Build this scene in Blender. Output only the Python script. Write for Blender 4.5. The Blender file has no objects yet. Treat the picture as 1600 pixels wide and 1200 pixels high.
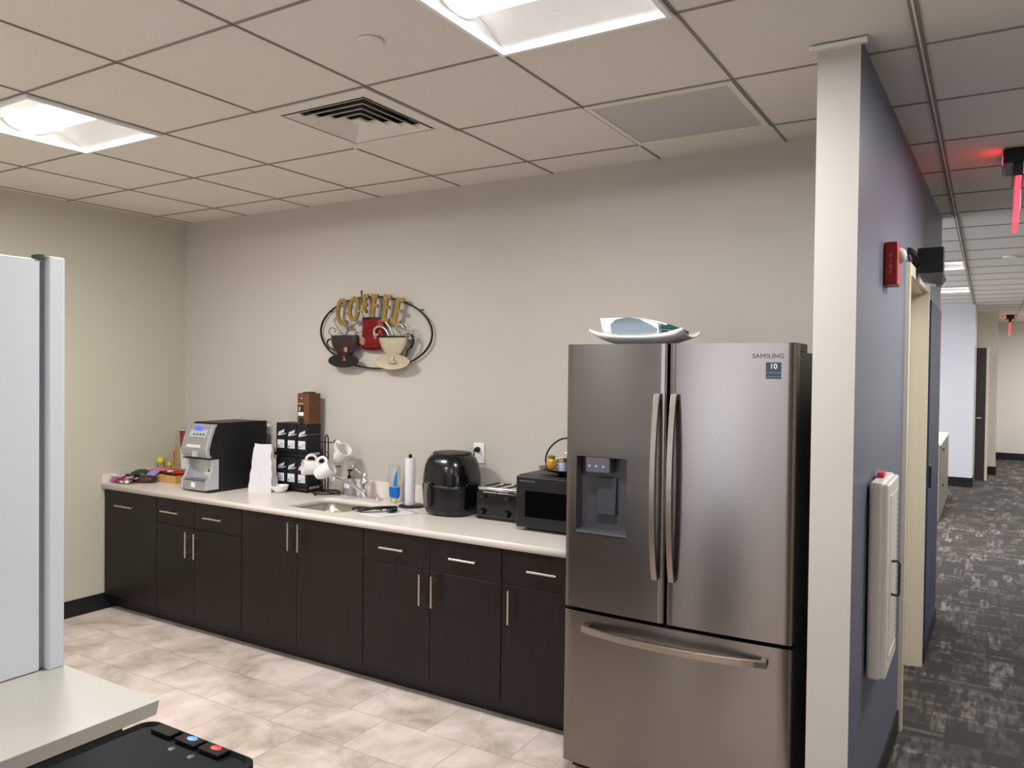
import bpy, bmesh, math, random
from mathutils import Vector, Matrix
random.seed(7)
PI = math.pi
sc = bpy.context.scene
COL = sc.collection
H = 2.7264          # ceiling height
HC = 0.8646         # worktop height
T = 0.6096          # ceiling grid
GX0 = 1.281         # ceiling grid origin
GY0 = -0.2731

# ------------------------------------------------------------------ camera
cam_d = bpy.data.cameras.new('camera'); cam = bpy.data.objects.new('camera', cam_d); COL.objects.link(cam)
yaw, pit, rol = -0.546115, -0.016981, 0.0116597
fw = Vector((math.sin(yaw)*math.cos(pit), math.cos(yaw)*math.cos(pit), math.sin(pit)))
r0 = Vector((math.cos(yaw), -math.sin(yaw), 0)); u0 = r0.cross(fw)
rr = math.cos(rol)*r0 + math.sin(rol)*u0; uu = -math.sin(rol)*r0 + math.cos(rol)*u0
M = Matrix((rr, uu, -fw)).transposed().to_4x4(); M.translation = Vector((5.14498, -3.74622, 1.66155))
cam.matrix_world = M
cam_d.sensor_width = 36; cam_d.lens = 1224.95/1600*36; cam_d.clip_start = 0.02; cam_d.clip_end = 60
sc.camera = cam

# ------------------------------------------------------------------ world and exposure
w = bpy.data.worlds.new('world'); sc.world = w; w.use_nodes = True
w.node_tree.nodes['Background'].inputs[0].default_value = (0.86, 0.9, 1.0, 1)
w.node_tree.nodes['Background'].inputs[1].default_value = 3.7
sc.view_settings.view_transform = 'Standard'; sc.view_settings.look = 'None'
sc.view_settings.gamma = 1; sc.view_settings.use_curve_mapping = False
sc.view_settings.exposure = 0.42
LENS = 3.2          # glow of the troffer lenses
LAMP = 36.0         # watts of the lamp in each troffer

# ------------------------------------------------------------------ materials
def lin(c):
    c = c/255
    return c/12.92 if c <= .04045 else ((c+.055)/1.055)**2.4
def rgb(r, g, b): return (lin(r), lin(g), lin(b), 1)
MATS = {}
def mat(name, col, rough=.5, metal=0, emit=0, bump=0, bscale=200, trans=0, coat=0, spec=None, vary=0, vscale=5, ior=1.45, aniso=0, alpha=1, emcol=None):
    if name in MATS: return MATS[name]
    m = bpy.data.materials.new(name); m.use_nodes = True; nt = m.node_tree
    b = nt.nodes['Principled BSDF']
    b.inputs['Base Color'].default_value = col; b.inputs['Roughness'].default_value = rough
    b.inputs['Metallic'].default_value = metal; b.inputs['Transmission Weight'].default_value = trans
    b.inputs['Coat Weight'].default_value = coat; b.inputs['IOR'].default_value = ior
    b.inputs['Anisotropic'].default_value = aniso; b.inputs['Alpha'].default_value = alpha
    if spec is not None: b.inputs['Specular IOR Level'].default_value = spec
    if emit:
        b.inputs['Emission Color'].default_value = emcol or col; b.inputs['Emission Strength'].default_value = emit
    if bump or vary:
        tc = nt.nodes.new('ShaderNodeTexCoord')
        if bump:
            n = nt.nodes.new('ShaderNodeTexNoise'); n.inputs['Scale'].default_value = bscale; n.inputs['Detail'].default_value = 2
            nt.links.new(tc.outputs['Object'], n.inputs['Vector'])
            bp = nt.nodes.new('ShaderNodeBump'); bp.inputs['Strength'].default_value = bump; bp.inputs['Distance'].default_value = .002
            nt.links.new(n.outputs['Fac'], bp.inputs['Height']); nt.links.new(bp.outputs['Normal'], b.inputs['Normal'])
        if vary:
            n = nt.nodes.new('ShaderNodeTexNoise'); n.inputs['Scale'].default_value = vscale; n.inputs['Detail'].default_value = 3
            nt.links.new(tc.outputs['Object'], n.inputs['Vector'])
            mx = nt.nodes.new('ShaderNodeMix'); mx.data_type = 'RGBA'
            mx.inputs[6].default_value = tuple(c*(1-vary) for c in col[:3])+(1,)
            mx.inputs[7].default_value = tuple(min(1, c*(1+vary)) for c in col[:3])+(1,)
            nt.links.new(n.outputs['Fac'], mx.inputs[0]); nt.links.new(mx.outputs[2], b.inputs['Base Color'])
    MATS[name] = m; return m

def nodes(m): return m.node_tree, m.node_tree.nodes['Principled BSDF']
m_wall = mat('warm_grey_wall_paint', rgb(188,180,170), .75, bump=.12, bscale=350)
m_wall_l = mat('beige_wall_paint', rgb(194,188,170), .75, bump=.12, bscale=350)
m_blue = mat('slate_blue_wall_paint', rgb(98,101,116), .42, bump=.15, bscale=350)
m_navy = mat('navy_wall_paint', rgb(48,62,92), .5, bump=.1, bscale=350)
m_cream = mat('cream_paint', rgb(216,210,200), .6, bump=.05, bscale=300)
m_cap = mat('off_white_paint', rgb(184,178,170), .6, bump=.05, bscale=300)
m_bluewhite = mat('pale_wall_paint', rgb(205,205,210), .7)
m_frame = mat('cream_frame_enamel', rgb(222,212,190), .35)
m_tile = mat('ceiling_tile', rgb(226,220,210), .9, bump=.6, bscale=500, vary=.03, vscale=60)
m_grid = mat('shadowed_grid_paint', rgb(136,128,118), .7)  # bars coloured darker to stand for the shadow gaps along the tiles
m_base = mat('black_vinyl_base', rgb(20,20,24), .45)
m_black = mat('black_plastic', rgb(14,14,15), .35)
m_blackgl = mat('gloss_black_plastic', rgb(9,9,10), .22, coat=.25)
m_blackmat = mat('matt_black_card', rgb(17,16,19), .55)
m_dark = mat('dark_grey_plastic', rgb(42,42,44), .45)
m_white = mat('white_plastic', rgb(235,233,228), .4)
m_pan = mat('white_enamel', rgb(240,240,238), .45)
m_cer = mat('white_ceramic', rgb(238,234,230), .12, coat=.5)
m_chrome = mat('chrome', rgb(225,225,228), .12, 1)
m_nickel = mat('brushed_nickel', rgb(205,196,182), .3, 1)
m_silver = mat('silver_plastic', rgb(168,168,166), .32, .55)
m_silver2 = mat('light_silver_plastic', rgb(200,200,202), .25, .5)
m_bronze = mat('dark_bronze_wire', rgb(50,42,38), .4, .7)
m_paper = mat('white_paper', rgb(214,210,210), .85, bump=.8, bscale=40)
m_red = mat('red_plastic', rgb(178,44,38), .35)
m_wood = mat('pale_wood', rgb(196,148,88), .5, vary=.18, vscale=14)
m_iron = mat('black_iron', rgb(30,26,26), .45, .4)
m_gold = mat('antique_gold_metal', rgb(150,122,66), .4, .5, vary=.35, vscale=40)
m_lens = mat('glowing_lens', rgb(255,253,248), .5, emit=LENS)
m_text = mat('white_print', rgb(225,225,228), .6)
m_grey = mat('grey_print', rgb(120,120,122), .6)
m_darkvoid = mat('dark_cavity', rgb(26,25,26), .8)
m_vent = mat('vent_enamel', rgb(224,218,208), .6)

# stainless steel, brushed
m_steel = mat('brushed_stainless_steel', rgb(128,122,117), .26, 1)
m_handle = mat('satin_steel', rgb(150,141,132), .32, 1)
nt, b = nodes(m_steel)
tc = nt.nodes.new('ShaderNodeTexCoord'); mp = nt.nodes.new('ShaderNodeMapping'); mp.inputs['Scale'].default_value = (4, 4, 900)
n = nt.nodes.new('ShaderNodeTexNoise'); n.inputs['Scale'].default_value = 1; n.inputs['Detail'].default_value = 4
nt.links.new(tc.outputs['Object'], mp.inputs[0]); nt.links.new(mp.outputs[0], n.inputs['Vector'])
mr = nt.nodes.new('ShaderNodeMapRange'); mr.inputs[3].default_value = .255; mr.inputs[4].default_value = .265
b.inputs['Anisotropic'].default_value = .65; b.inputs['Anisotropic Rotation'].default_value = .25
tg = nt.nodes.new('ShaderNodeTangent'); tg.direction_type = 'RADIAL'; tg.axis = 'Z'
nt.links.new(tg.outputs[0], b.inputs['Tangent'])
m_steel_s = mat('sink_steel', rgb(190,184,176), .28, 1)

# espresso laminate with vertical grain
m_cab = mat('espresso_laminate', rgb(52,42,38), .42, spec=.35)
nt, b = nodes(m_cab)
tc = nt.nodes.new('ShaderNodeTexCoord'); mp = nt.nodes.new('ShaderNodeMapping'); mp.inputs['Scale'].default_value = (60, 60, 3)
n = nt.nodes.new('ShaderNodeTexNoise'); n.inputs['Scale'].default_value = 1.3; n.inputs['Detail'].default_value = 5
cr = nt.nodes.new('ShaderNodeValToRGB'); cr.color_ramp.elements[0].position = .3; cr.color_ramp.elements[1].position = .75
cr.color_ramp.elements[0].color = rgb(20,14,12); cr.color_ramp.elements[1].color = rgb(33,25,21)
nt.links.new(tc.outputs['Object'], mp.inputs[0]); nt.links.new(mp.outputs[0], n.inputs['Vector'])
nt.links.new(n.outputs['Fac'], cr.inputs[0]); nt.links.new(cr.outputs[0], b.inputs['Base Color'])

# quartz worktop
m_top = mat('pale_quartz', rgb(222,212,202), .28, vary=.04, vscale=120)
m_top2 = mat('cream_quartz', rgb(180,176,166), .35, vary=.02, vscale=120)

# kitchen floor tile
m_floor = mat('stone_floor_tile', rgb(170,155,140), .42)
nt, b = nodes(m_floor)
tc = nt.nodes.new('ShaderNodeTexCoord')
mp = nt.nodes.new('ShaderNodeMapping'); mp.inputs['Location'].default_value = (-2.733+.457*8, .895+.305*20, 0)
br = nt.nodes.new('ShaderNodeTexBrick'); br.inputs['Scale'].default_value = 1; br.inputs['Brick Width'].default_value = .457
br.inputs['Row Height'].default_value = .305; br.inputs['Mortar Size'].default_value = .0013; br.inputs['Mortar Smooth'].default_value = .3
br.inputs['Color1'].default_value = (.42,.42,.42,1); br.inputs['Color2'].default_value = (.58,.58,.58,1); br.offset = .5
nt.links.new(tc.outputs['Object'], mp.inputs[0]); nt.links.new(mp.outputs[0], br.inputs['Vector'])
n1 = nt.nodes.new('ShaderNodeTexNoise'); n1.inputs['Scale'].default_value = 3.2; n1.inputs['Detail'].default_value = 8; n1.inputs['Roughness'].default_value = .62
n1.inputs['Distortion'].default_value = .6
ad = nt.nodes.new('ShaderNodeVectorMath'); ad.operation = 'ADD'
nt.links.new(tc.outputs['Object'], ad.inputs[0]); nt.links.new(br.outputs['Color'], ad.inputs[1]); nt.links.new(ad.outputs[0], n1.inputs['Vector'])
cr = nt.nodes.new('ShaderNodeValToRGB'); e = cr.color_ramp.elements
e[0].position = .3; e[0].color = rgb(168,152,139); e[1].position = .72; e[1].color = rgb(238,226,215)
k = e.new(.44); k.color = rgb(202,187,173); k = e.new(.55); k.color = rgb(222,203,193)
nt.links.new(n1.outputs['Fac'], cr.inputs[0])
mx = nt.nodes.new('ShaderNodeMix'); mx.data_type = 'RGBA'; mx.inputs[7].default_value = rgb(122,106,95)
nt.links.new(br.outputs['Fac'], mx.inputs[0]); nt.links.new(cr.outputs[0], mx.inputs[6]); nt.links.new(mx.outputs[2], b.inputs['Base Color'])

# office carpet: grey planks with broken pale dashes both ways
m_carpet = mat('grey_patterned_carpet', rgb(86,80,76), .95, spec=.1)
nt, b = nodes(m_carpet)
tc = nt.nodes.new('ShaderNodeTexCoord')
def dash(scale, bw, rh, lo, hi, loc):
    mp = nt.nodes.new('ShaderNodeMapping'); mp.inputs['Location'].default_value = loc
    nt.links.new(tc.outputs['Object'], mp.inputs[0])
    br = nt.nodes.new('ShaderNodeTexBrick'); br.inputs['Scale'].default_value = scale; br.inputs['Brick Width'].default_value = bw
    br.inputs['Row Height'].default_value = rh; br.inputs['Mortar Size'].default_value = 0; br.offset = .37; br.offset_frequency = 3
    br.inputs['Color1'].default_value = (0,0,0,1); br.inputs['Color2'].default_value = (1,1,1,1)
    nt.links.new(mp.outputs[0], br.inputs['Vector'])
    mr = nt.nodes.new('ShaderNodeMapRange'); mr.inputs[1].default_value = lo; mr.inputs[2].default_value = hi
    nt.links.new(br.outputs['Color'], mr.inputs[0]); return mr.outputs[0]
def mth(op, a, c):
    q = nt.nodes.new('ShaderNodeMath'); q.operation = op
    for i, v in enumerate((a, c)):
        if isinstance(v, (int, float)): q.inputs[i].default_value = v
        else: nt.links.new(v, q.inputs[i])
    return q.outputs[0]
d1 = dash(1, .06, .24, .72, 1.0, (3.1, 20, 0)); d2 = dash(1, .30, .035, .8, 1.0, (7.3, 20.2, 0)); d3 = dash(1, .15, .19, .6, 1.0, (9.7, 20.6, 0))
nz = nt.nodes.new('ShaderNodeTexNoise'); nz.inputs['Scale'].default_value = 22; nz.inputs['Detail'].default_value = 6; mpn = nt.nodes.new('ShaderNodeMapping'); mpn.inputs['Scale'].default_value = (1.6, .32, 1); nt.links.new(tc.outputs['Object'], mpn.inputs[0]); nt.links.new(mpn.outputs[0], nz.inputs['Vector'])
nb = nt.nodes.new('ShaderNodeMapRange'); nb.inputs[1].default_value = .38; nb.inputs[2].default_value = .62; nt.links.new(nz.outputs['Fac'], nb.inputs[0])
s = mth('ADD', mth('MULTIPLY', d1, .75), mth('MULTIPLY', d2, .5)); s = mth('ADD', s, mth('MULTIPLY', d3, .35))
s = mth('MULTIPLY', s, nb.outputs[0]); s = mth('MINIMUM', s, 1.0)
mx = nt.nodes.new('ShaderNodeMix'); mx.data_type = 'RGBA'; mx.inputs[6].default_value = rgb(72,67,63); mx.inputs[7].default_value = rgb(142,135,131)
nt.links.new(s, mx.inputs[0]); nt.links.new(mx.outputs[2], b.inputs['Base Color'])

# ------------------------------------------------------------------ mesh helpers
def BM(): return bmesh.new()
def box(bm, x0, x1, y0, y1, z0, z1, mi=0):
    v = [bm.verts.new((x, y, z)) for x in (x0, x1) for y in (y0, y1) for z in (z0, z1)]
    for f in ((0,1,3,2),(4,6,7,5),(0,4,5,1),(2,3,7,6),(0,2,6,4),(1,5,7,3)):
        fc = bm.faces.new([v[i] for i in f]); fc.material_index = mi
    return bm
def prism(bm, pts, h, mi=0):
    """pts: bottom loop (x,y,z) ; h: extrusion vector"""
    h = Vector(h); a = [bm.verts.new(Vector(p)) for p in pts]; c = [bm.verts.new(Vector(p)+h) for p in pts]
    n = len(a); fs = [bm.faces.new(a[::-1]), bm.faces.new(c)]
    for i in range(n): fs.append(bm.faces.new((a[i], a[(i+1)%n], c[(i+1)%n], c[i])))
    for f in fs: f.material_index = mi
    bmesh.ops.recalc_face_normals(bm, faces=fs); return fs
def frame_of(d):
    d = Vector(d).normalized(); a = Vector((0,0,1)) if abs(d.z) < .95 else Vector((1,0,0))
    u = d.cross(a).normalized(); return u, d.cross(u).normalized()
def tube(bm, pts, r, seg=8, closed=False, cap=True, flat=None):
    """tube through pts; r number or list; flat=(ru,rv) elliptical section scale"""
    P = [Vector(p) for p in pts]; n = len(P); rings = []; up = None
    for i in range(n):
        d = (P[(i+1)%n]-P[i-1]) if closed else (P[min(i+1,n-1)]-P[max(i-1,0)])
        d.normalize()
        if up is None: u, v = frame_of(d)
        else:
            v = d.cross(up); v.normalize() if v.length > 1e-6 else None; u = v.cross(d).normalized() if v.length>1e-6 else up
        up = u; v = d.cross(u).normalized()
        ri = r[i] if isinstance(r, (list, tuple)) else r
        fu, fv = flat or (1, 1)
        rings.append([bm.verts.new(P[i] + u*math.cos(2*PI*k/seg)*ri*fu + v*math.sin(2*PI*k/seg)*ri*fv) for k in range(seg)])
    for i in range(n if closed else n-1):
        a, c = rings[i], rings[(i+1)%n]
        for k in range(seg): bm.faces.new((a[k], a[(k+1)%seg], c[(k+1)%seg], c[k]))
    if cap and not closed: bm.faces.new(rings[0][::-1]); bm.faces.new(rings[-1])
    return bm
def smooth_pts(pts, k=6):
    P = [Vector(p) for p in pts]; out = []
    for i in range(len(P)-1):
        p0 = P[max(i-1,0)]; p1 = P[i]; p2 = P[i+1]; p3 = P[min(i+2,len(P)-1)]
        for j in range(k):
            t = j/k
            out.append(.5*((2*p1)+(-p0+p2)*t+(2*p0-5*p1+4*p2-p3)*t*t+(-p0+3*p1-3*p2+p3)*t**3))
    out.append(P[-1]); return out
def lathe(bm, prof, c=(0,0,0), seg=24, sx=1, sy=1, mat4=None, pw=2):
    """prof: list (r,z) ; closes on axis when r==0; pw>2 gives squarer plan"""
    rings = []; c = Vector(c)
    def pt(r, z, k):
        a = 2*PI*k/seg; ca, sa = math.cos(a), math.sin(a)
        q = (abs(ca)**pw + abs(sa)**pw)**(-1/pw)
        v = Vector((r*ca*q*sx, r*sa*q*sy, z))
        if mat4 is not None: v = mat4 @ v
        return v + c
    for r, z in prof:
        if r < 1e-6: rings.append([bm.verts.new(pt(0, z, 0))])
        else: rings.append([bm.verts.new(pt(r, z, k)) for k in range(seg)])
    for a, d in zip(rings, rings[1:]):
        for k in range(seg):
            k2 = (k+1)%seg
            if len(a) == 1 and len(d) == 1: continue
            if len(a) == 1: bm.faces.new((a[0], d[k2], d[k]))
            elif len(d) == 1: bm.faces.new((a[k], a[k2], d[0]))
            else: bm.faces.new((a[k], a[k2], d[k2], d[k]))
    return bm
def cyl(bm, p0, p1, r, seg=16, r1=None):
    return tube(bm, [p0, p1], [r, r if r1 is None else r1], seg)
def textbm(s, size, loc, rot, depth=.001, shear=0, align='CENTER', scale_x=1):
    cu = bpy.data.curves.new('t', 'FONT'); cu.body = s; cu.size = size; cu.extrude = depth/2; cu.align_x = align; cu.align_y = 'CENTER'; cu.shear = shear
    o = bpy.data.objects.new('t', cu); COL.objects.link(o)
    bpy.context.view_layer.update()
    me = bpy.data.meshes.new_from_object(o.evaluated_get(bpy.context.evaluated_depsgraph_get()))
    bm = bmesh.new(); bm.from_mesh(me)
    mtx = Matrix.Translation(Vector(loc)) @ rot @ Matrix.Diagonal((scale_x, 1, 1, 1))
    bmesh.ops.transform(bm, matrix=mtx, verts=bm.verts)
    bpy.data.objects.remove(o); bpy.data.meshes.remove(me); return bm
RF = Matrix.Rotation(PI/2, 4, 'X')                                   # text faces -Y
RX = Matrix.Rotation(PI/2, 4, 'Z') @ RF                              # text faces +X
def root_loc(p):
    v = Vector((0,0,0))
    while p is not None: v += p.location; p = p.parent
    return v
def obj(name, bm, m, parent=None, smooth=False, bevel=0, bseg=2, sub=0, label=None, norm=True):
    if norm: bmesh.ops.recalc_face_normals(bm, faces=bm.faces)
    off = root_loc(parent)
    if parent is not None and off.length: bmesh.ops.translate(bm, vec=-off, verts=bm.verts)
    me = bpy.data.meshes.new(name); bm.to_mesh(me); bm.free()
    for x in (m if isinstance(m, (list, tuple)) else [m]): me.materials.append(x)
    if smooth:
        for p in me.polygons: p.use_smooth = True
    o = bpy.data.objects.new(name, me); COL.objects.link(o)
    if smooth and smooth != 'all': me.set_sharp_from_angle(angle=math.radians(38))
    if parent is not None: o.parent = parent
    if bevel:
        md = o.modifiers.new('bevel', 'BEVEL'); md.width = bevel; md.segments = bseg; md.limit_method = 'ANGLE'; md.angle_limit = .7; md.harden_normals = False
    if sub:
        md = o.modifiers.new('sub', 'SUBSURF'); md.levels = sub; md.render_levels = sub
    if label: o['label'] = label
    return o
def tag(o, label, cat, group=None):
    o['label'] = label; o['category'] = cat
    if group: o['group'] = group
    return o
def thing(name, label, cat, loc=(0,0,0), rz=0, group=None):
    o = bpy.data.objects.new(name, None); o.empty_display_size = .05; COL.objects.link(o); o.location = loc; o.rotation_euler = (0,0,rz)
    return tag(o, label, cat, group)
def struct(name, bm, m, parent=None, **k):
    o = obj(name, bm, m, parent, **k)
    if parent is None: o['kind'] = 'structure'
    return o
def dup(root, loc, label, group=None, rz=None):
    r = root.copy(); COL.objects.link(r); r.location = loc; r['label'] = label
    if rz is not None: r.rotation_euler = (0,0,rz)
    if group: r['group'] = group
    for ch in list(root.children):
        c = ch.copy(); COL.objects.link(c); c.parent = r
        for g in ch.children:
            d = g.copy(); COL.objects.link(d); d.parent = c
    return r

# ------------------------------------------------------------------ room shell
XR, YB, YF = 8.6, -7.6, 14.7      # right wall, wall behind the camera, far wall
cx = lambda y: 4.779 + .0225*(y+1.031)      # corridor face of the partition wall
struct('floor', box(BM(), -.1, 4.70, YB, .12, -.05, 0), m_floor)
bm = BM(); box(bm, 4.70, XR, YB, YF, -.05, 0); box(bm, -.1, 4.70, .12, YF, -.05, 0)
struct('floor', bm, m_carpet)
struct('wall_back', box(BM(), -.12, 4.66, 0, .12, 0, H+.1), m_wall)
struct('wall_left', box(BM(), -.12, 0, YB, 0, 0, H+.1), m_wall_l)
# partition wall with its doorway
bm = BM()
def seg(y0, y1, z0, z1):
    fs = prism(bm, [(4.649 if y0 < -1 else cx(y0)-.13, y0, z0), (cx(y0), y0, z0), (cx(y1), y1, z0), (cx(y1)-.13, y1, z0)], (0,0,z1-z0))
    for f in fs:
        n = f.normal
        f.material_index = 1 if n.x > .9 else (2 if abs(n.y) > .9 else 0)
seg(-1.031, .35, 0, H+.02); seg(.35, 1.27, 2.13, H+.02); seg(1.27, 2.35, 0, H+.02)
struct('wall_right', bm, [m_wall, m_blue, m_cap], norm=False)
# navy panel of wall between the door frame and the wall end
bm = BM(); prism(bm, [(cx(1.42)-.002, 1.42, .1), (cx(1.42)+.02, 1.42, .1), (cx(2.35)+.006, 2.35, .1), (cx(2.35)-.002, 2.35, .1)], (0,0,2.0))
struct('wall_corridor', bm, m_navy)
bm = BM(); prism(bm, [(cx(-1.03), -1.03, 0), (cx(-1.03)+.008, -1.03, 0), (cx(.295)+.008, .295, 0), (cx(.295), .295, 0)], (0,0,.1))
prism(bm, [(cx(1.33), 1.33, 0), (cx(1.33)+.024, 1.33, 0), (cx(2.35)+.012, 2.35, 0), (cx(2.35), 2.35, 0)], (0,0,.1))
struct('baseboard_right', bm, m_base)
struct('baseboard_left', box(BM(), 0, .008, YB, -.545, 0, .112), m_base, bevel=.002)
struct('baseboard_back', box(BM(), .008, 3.655, -.545, -.537, 0, .1), m_base, bevel=.002)
# ceiling trim around the end of the partition
struct('trim_1', box(BM(), 4.625, 4.80, -1.055, -1.028, H-.014, H), m_tile, bevel=.003)
# door frame and closed door in the partition
fr = BM()
def casing(y0, y1, z0, z1, d=.018): prism(fr, [(cx(y0)-.001, y0, z0), (cx(y0)+d, y0, z0), (cx(y1)+d, y1, z0), (cx(y1)-.001, y1, z0)], (0,0,z1-z0))
casing(.30, .35, 0, 2.185); casing(1.27, 1.32, 0, 2.185); casing(.35, 1.27, 2.13, 2.185)
dp = lambda y, a, c: [(cx(y)-a, y), (cx(y)-c, y)]
box(fr, cx(.35)-.13, cx(.35)+.002, .35, .358, 0, 2.13); box(fr, cx(1.27)-.13, cx(1.27)+.002, 1.262, 1.27, 0, 2.13)
box(fr, cx(.8)-.13, cx(.8)+.002, .35, 1.27, 2.122, 2.13)
box(fr, cx(1.26)-.07, cx(1.26)-.038, 1.248, 1.262, 0, 2.122); box(fr, cx(.35)-.07, cx(.35)-.038, .358, .372, 0, 2.122)
door = struct('door_1', fr, m_frame)
struct('door_leaf', box(BM(), 4.69, 4.73, .36, 1.26, .005, 2.12), mat('cream_door', rgb(200,190,168), .5), door)
obj('door_handle', tube(BM(), [(4.73,.45,1.0),(4.775,.45,1.0),(4.775,.56,1.0)], .009), m_nickel, door, smooth=True)

# far end of the corridor
struct('wall_far', box(BM(), -.1, XR, YF, YF+.12, 0, H+.1), m_cream)
bm = BM(); box(bm, 0, 4.96, 9.8, 9.92, 0, H+.02); struct('wall_office', bm, m_bluewhite)
bm = BM(); box(bm, 4.84, 4.96, 9.92, 10.25, 0, H+.02); box(bm, 4.84, 4.96, 11.15, 11.75, 0, H+.02); box(bm, 4.84, 4.96, 10.25, 11.15, 2.14, H+.02)
box(bm, 4.84, 5.27, 11.75, 11.87, 0, H+.02); box(bm, 5.15, 5.27, 11.87, YF, 0, H+.02); struct('wall_side', bm, m_cream)
bm = BM(); V0, V1 = 1.85, 3.45
box(bm, -.12, V0, YB-.12, YB, 0, H+.1); box(bm, V1, 3.70, YB-.12, YB, 0, H+.1); box(bm, 4.06, XR, YB-.12, YB, 0, H+.1); box(bm, 3.70, 4.06, YB-.12, YB, 0, .3); box(bm, 3.70, 4.06, YB-.12, YB, 2.35, H+.1); box(bm, V0, V1, YB-.12, YB, 0, .3); box(bm, V0, V1, YB-.12, YB, 2.35, H+.1)  # openings added and sized for the bright streaks in the fridge doors
struct('wall_rear', bm, mat('dimmed_wall_brown', rgb(118,106,94), .7))  # unseen wall, browned so the left fridge door reflects darker
bm = BM()
for k in range(2): x = V0+(V1-V0-.05)*k; box(bm, x, x+.05, YB-.08, YB-.03, .3, 2.35)
box(bm, V0, V1, YB-.08, YB-.03, .3, .35); box(bm, V0, V1, YB-.08, YB-.03, 2.3, 2.35); struct('added_window', bm, m_pan)  # unseen window added for ceiling fill and the fridge reflection
# wall at right with a daylight window near the camera
bm = BM(); W0, W1, WZ0, WZ1 = -5.6, -4.2, .9, 2.3
box(bm, XR, XR+.12, YB, W0, 0, H+.1); box(bm, XR, XR+.12, W1, YF, 0, H+.1); box(bm, XR, XR+.12, W0, W1, 0, WZ0); box(bm, XR, XR+.12, W0, W1, WZ1, H+.1)
struct('wall_east', bm, m_cream)
bm = BM()
for a, c in ((W0, W0+.05), (W1-.05, W1), ((W0+W1)/2-.025, (W0+W1)/2+.025)): box(bm, XR+.03, XR+.08, a, c, WZ0, WZ1)
box(bm, XR+.03, XR+.08, W0, W1, WZ0, WZ0+.05); box(bm, XR+.03, XR+.08, W0, W1, WZ1-.05, WZ1)
win = struct('window_1', bm, m_pan)
bm = BM()
box(bm, 0.0, 4.965, 9.79, 9.8, 0, .14); box(bm, 4.96, 4.968, 9.79, 10.2, 0, .14); box(bm, 4.96, 5.275, 11.74, 11.75, 0, .14)
box(bm, 5.27, 5.278, 11.74, YF-.01, 0, .14); box(bm, 5.27, XR, YF-.01, YF, 0, .14)
struct('baseboard_far', bm, m_base)
# open dark door near the far end
d2 = BM(); prism(d2, [(4.975, 10.76, .01), (5.11, 10.74, .01), (5.115, 10.78, .01), (4.975, 10.80, .01)], (0,0,2.1))
# (a door leaf standing almost square to the passage, hinged on the side wall)
door2 = struct('door_2', d2, mat('dark_stained_door', rgb(58,52,48), .5))
struct('door_edge', box(BM(), 5.112, 5.15, 10.735, 10.785, .01, 2.11), m_frame, door2)
bm = BM(); tube(bm, [(5.0,10.745,1.0),(5.0,10.69,1.0),(5.055,10.69,1.0)], .012); obj('door_handle', bm, m_chrome, door2, smooth=True)

# ------------------------------------------------------------------ ceiling: lay-in tiles with a recessed grid
FIX = {}                                                             # cells that hold fixtures
lights = [(0,2),(4,2),(0,7),(4,8),(9,8),(5,-9),(5,-13),(9,-9),(9,-16),(8,-21),(10,-22),(7,-1),(2,-9)]  # includes unseen troffers added to brighten the blue wall and far end
for c in lights: FIX[c] = 'light'
FIX[(2,1)] = 'diffuser'; FIX[(4,0)] = 'return'
bm = BM()
def cell(i, j): return GX0+i*T, GX0+(i+1)*T, GY0-(j+1)*T, GY0-j*T
i0 = -3; i1 = 13; j0 = -26; j1 = 12
for i in range(i0, i1):
    for j in range(j0, j1):
        if (i, j) in FIX: continue
        x0, x1, y0, y1 = cell(i, j)
        v = [bm.verts.new(p) for p in ((x0,y0,H+.006),(x0,y1,H+.006),(x1,y1,H+.006),(x1,y0,H+.006))]
        bm.faces.new(v)
for i in range(i0, i1+1):
    x = GX0+i*T; hw = .013 if i == 6 else .0045
    box(bm, x-hw, x+hw, GY0-j1*T, GY0-j0*T, H+(.002 if i != 6 else -.001), H+.03, 1)
    if i == 6: box(bm, x-.003, x+.003, GY0-j1*T, GY0-j0*T, H-.004, H, 0)
for j in range(j0, j1+1):
    y = GY0-j*T; box(bm, GX0+i0*T, GX0+i1*T, y-.0045, y+.0045, H+.002, H+.03, 1)
box(bm, GX0+i0*T, GX0+i1*T, GY0-j1*T, GY0-j0*T, H+.12, H+.14, 0)
struct('ceiling', bm, [m_tile, m_grid], norm=False)

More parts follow.
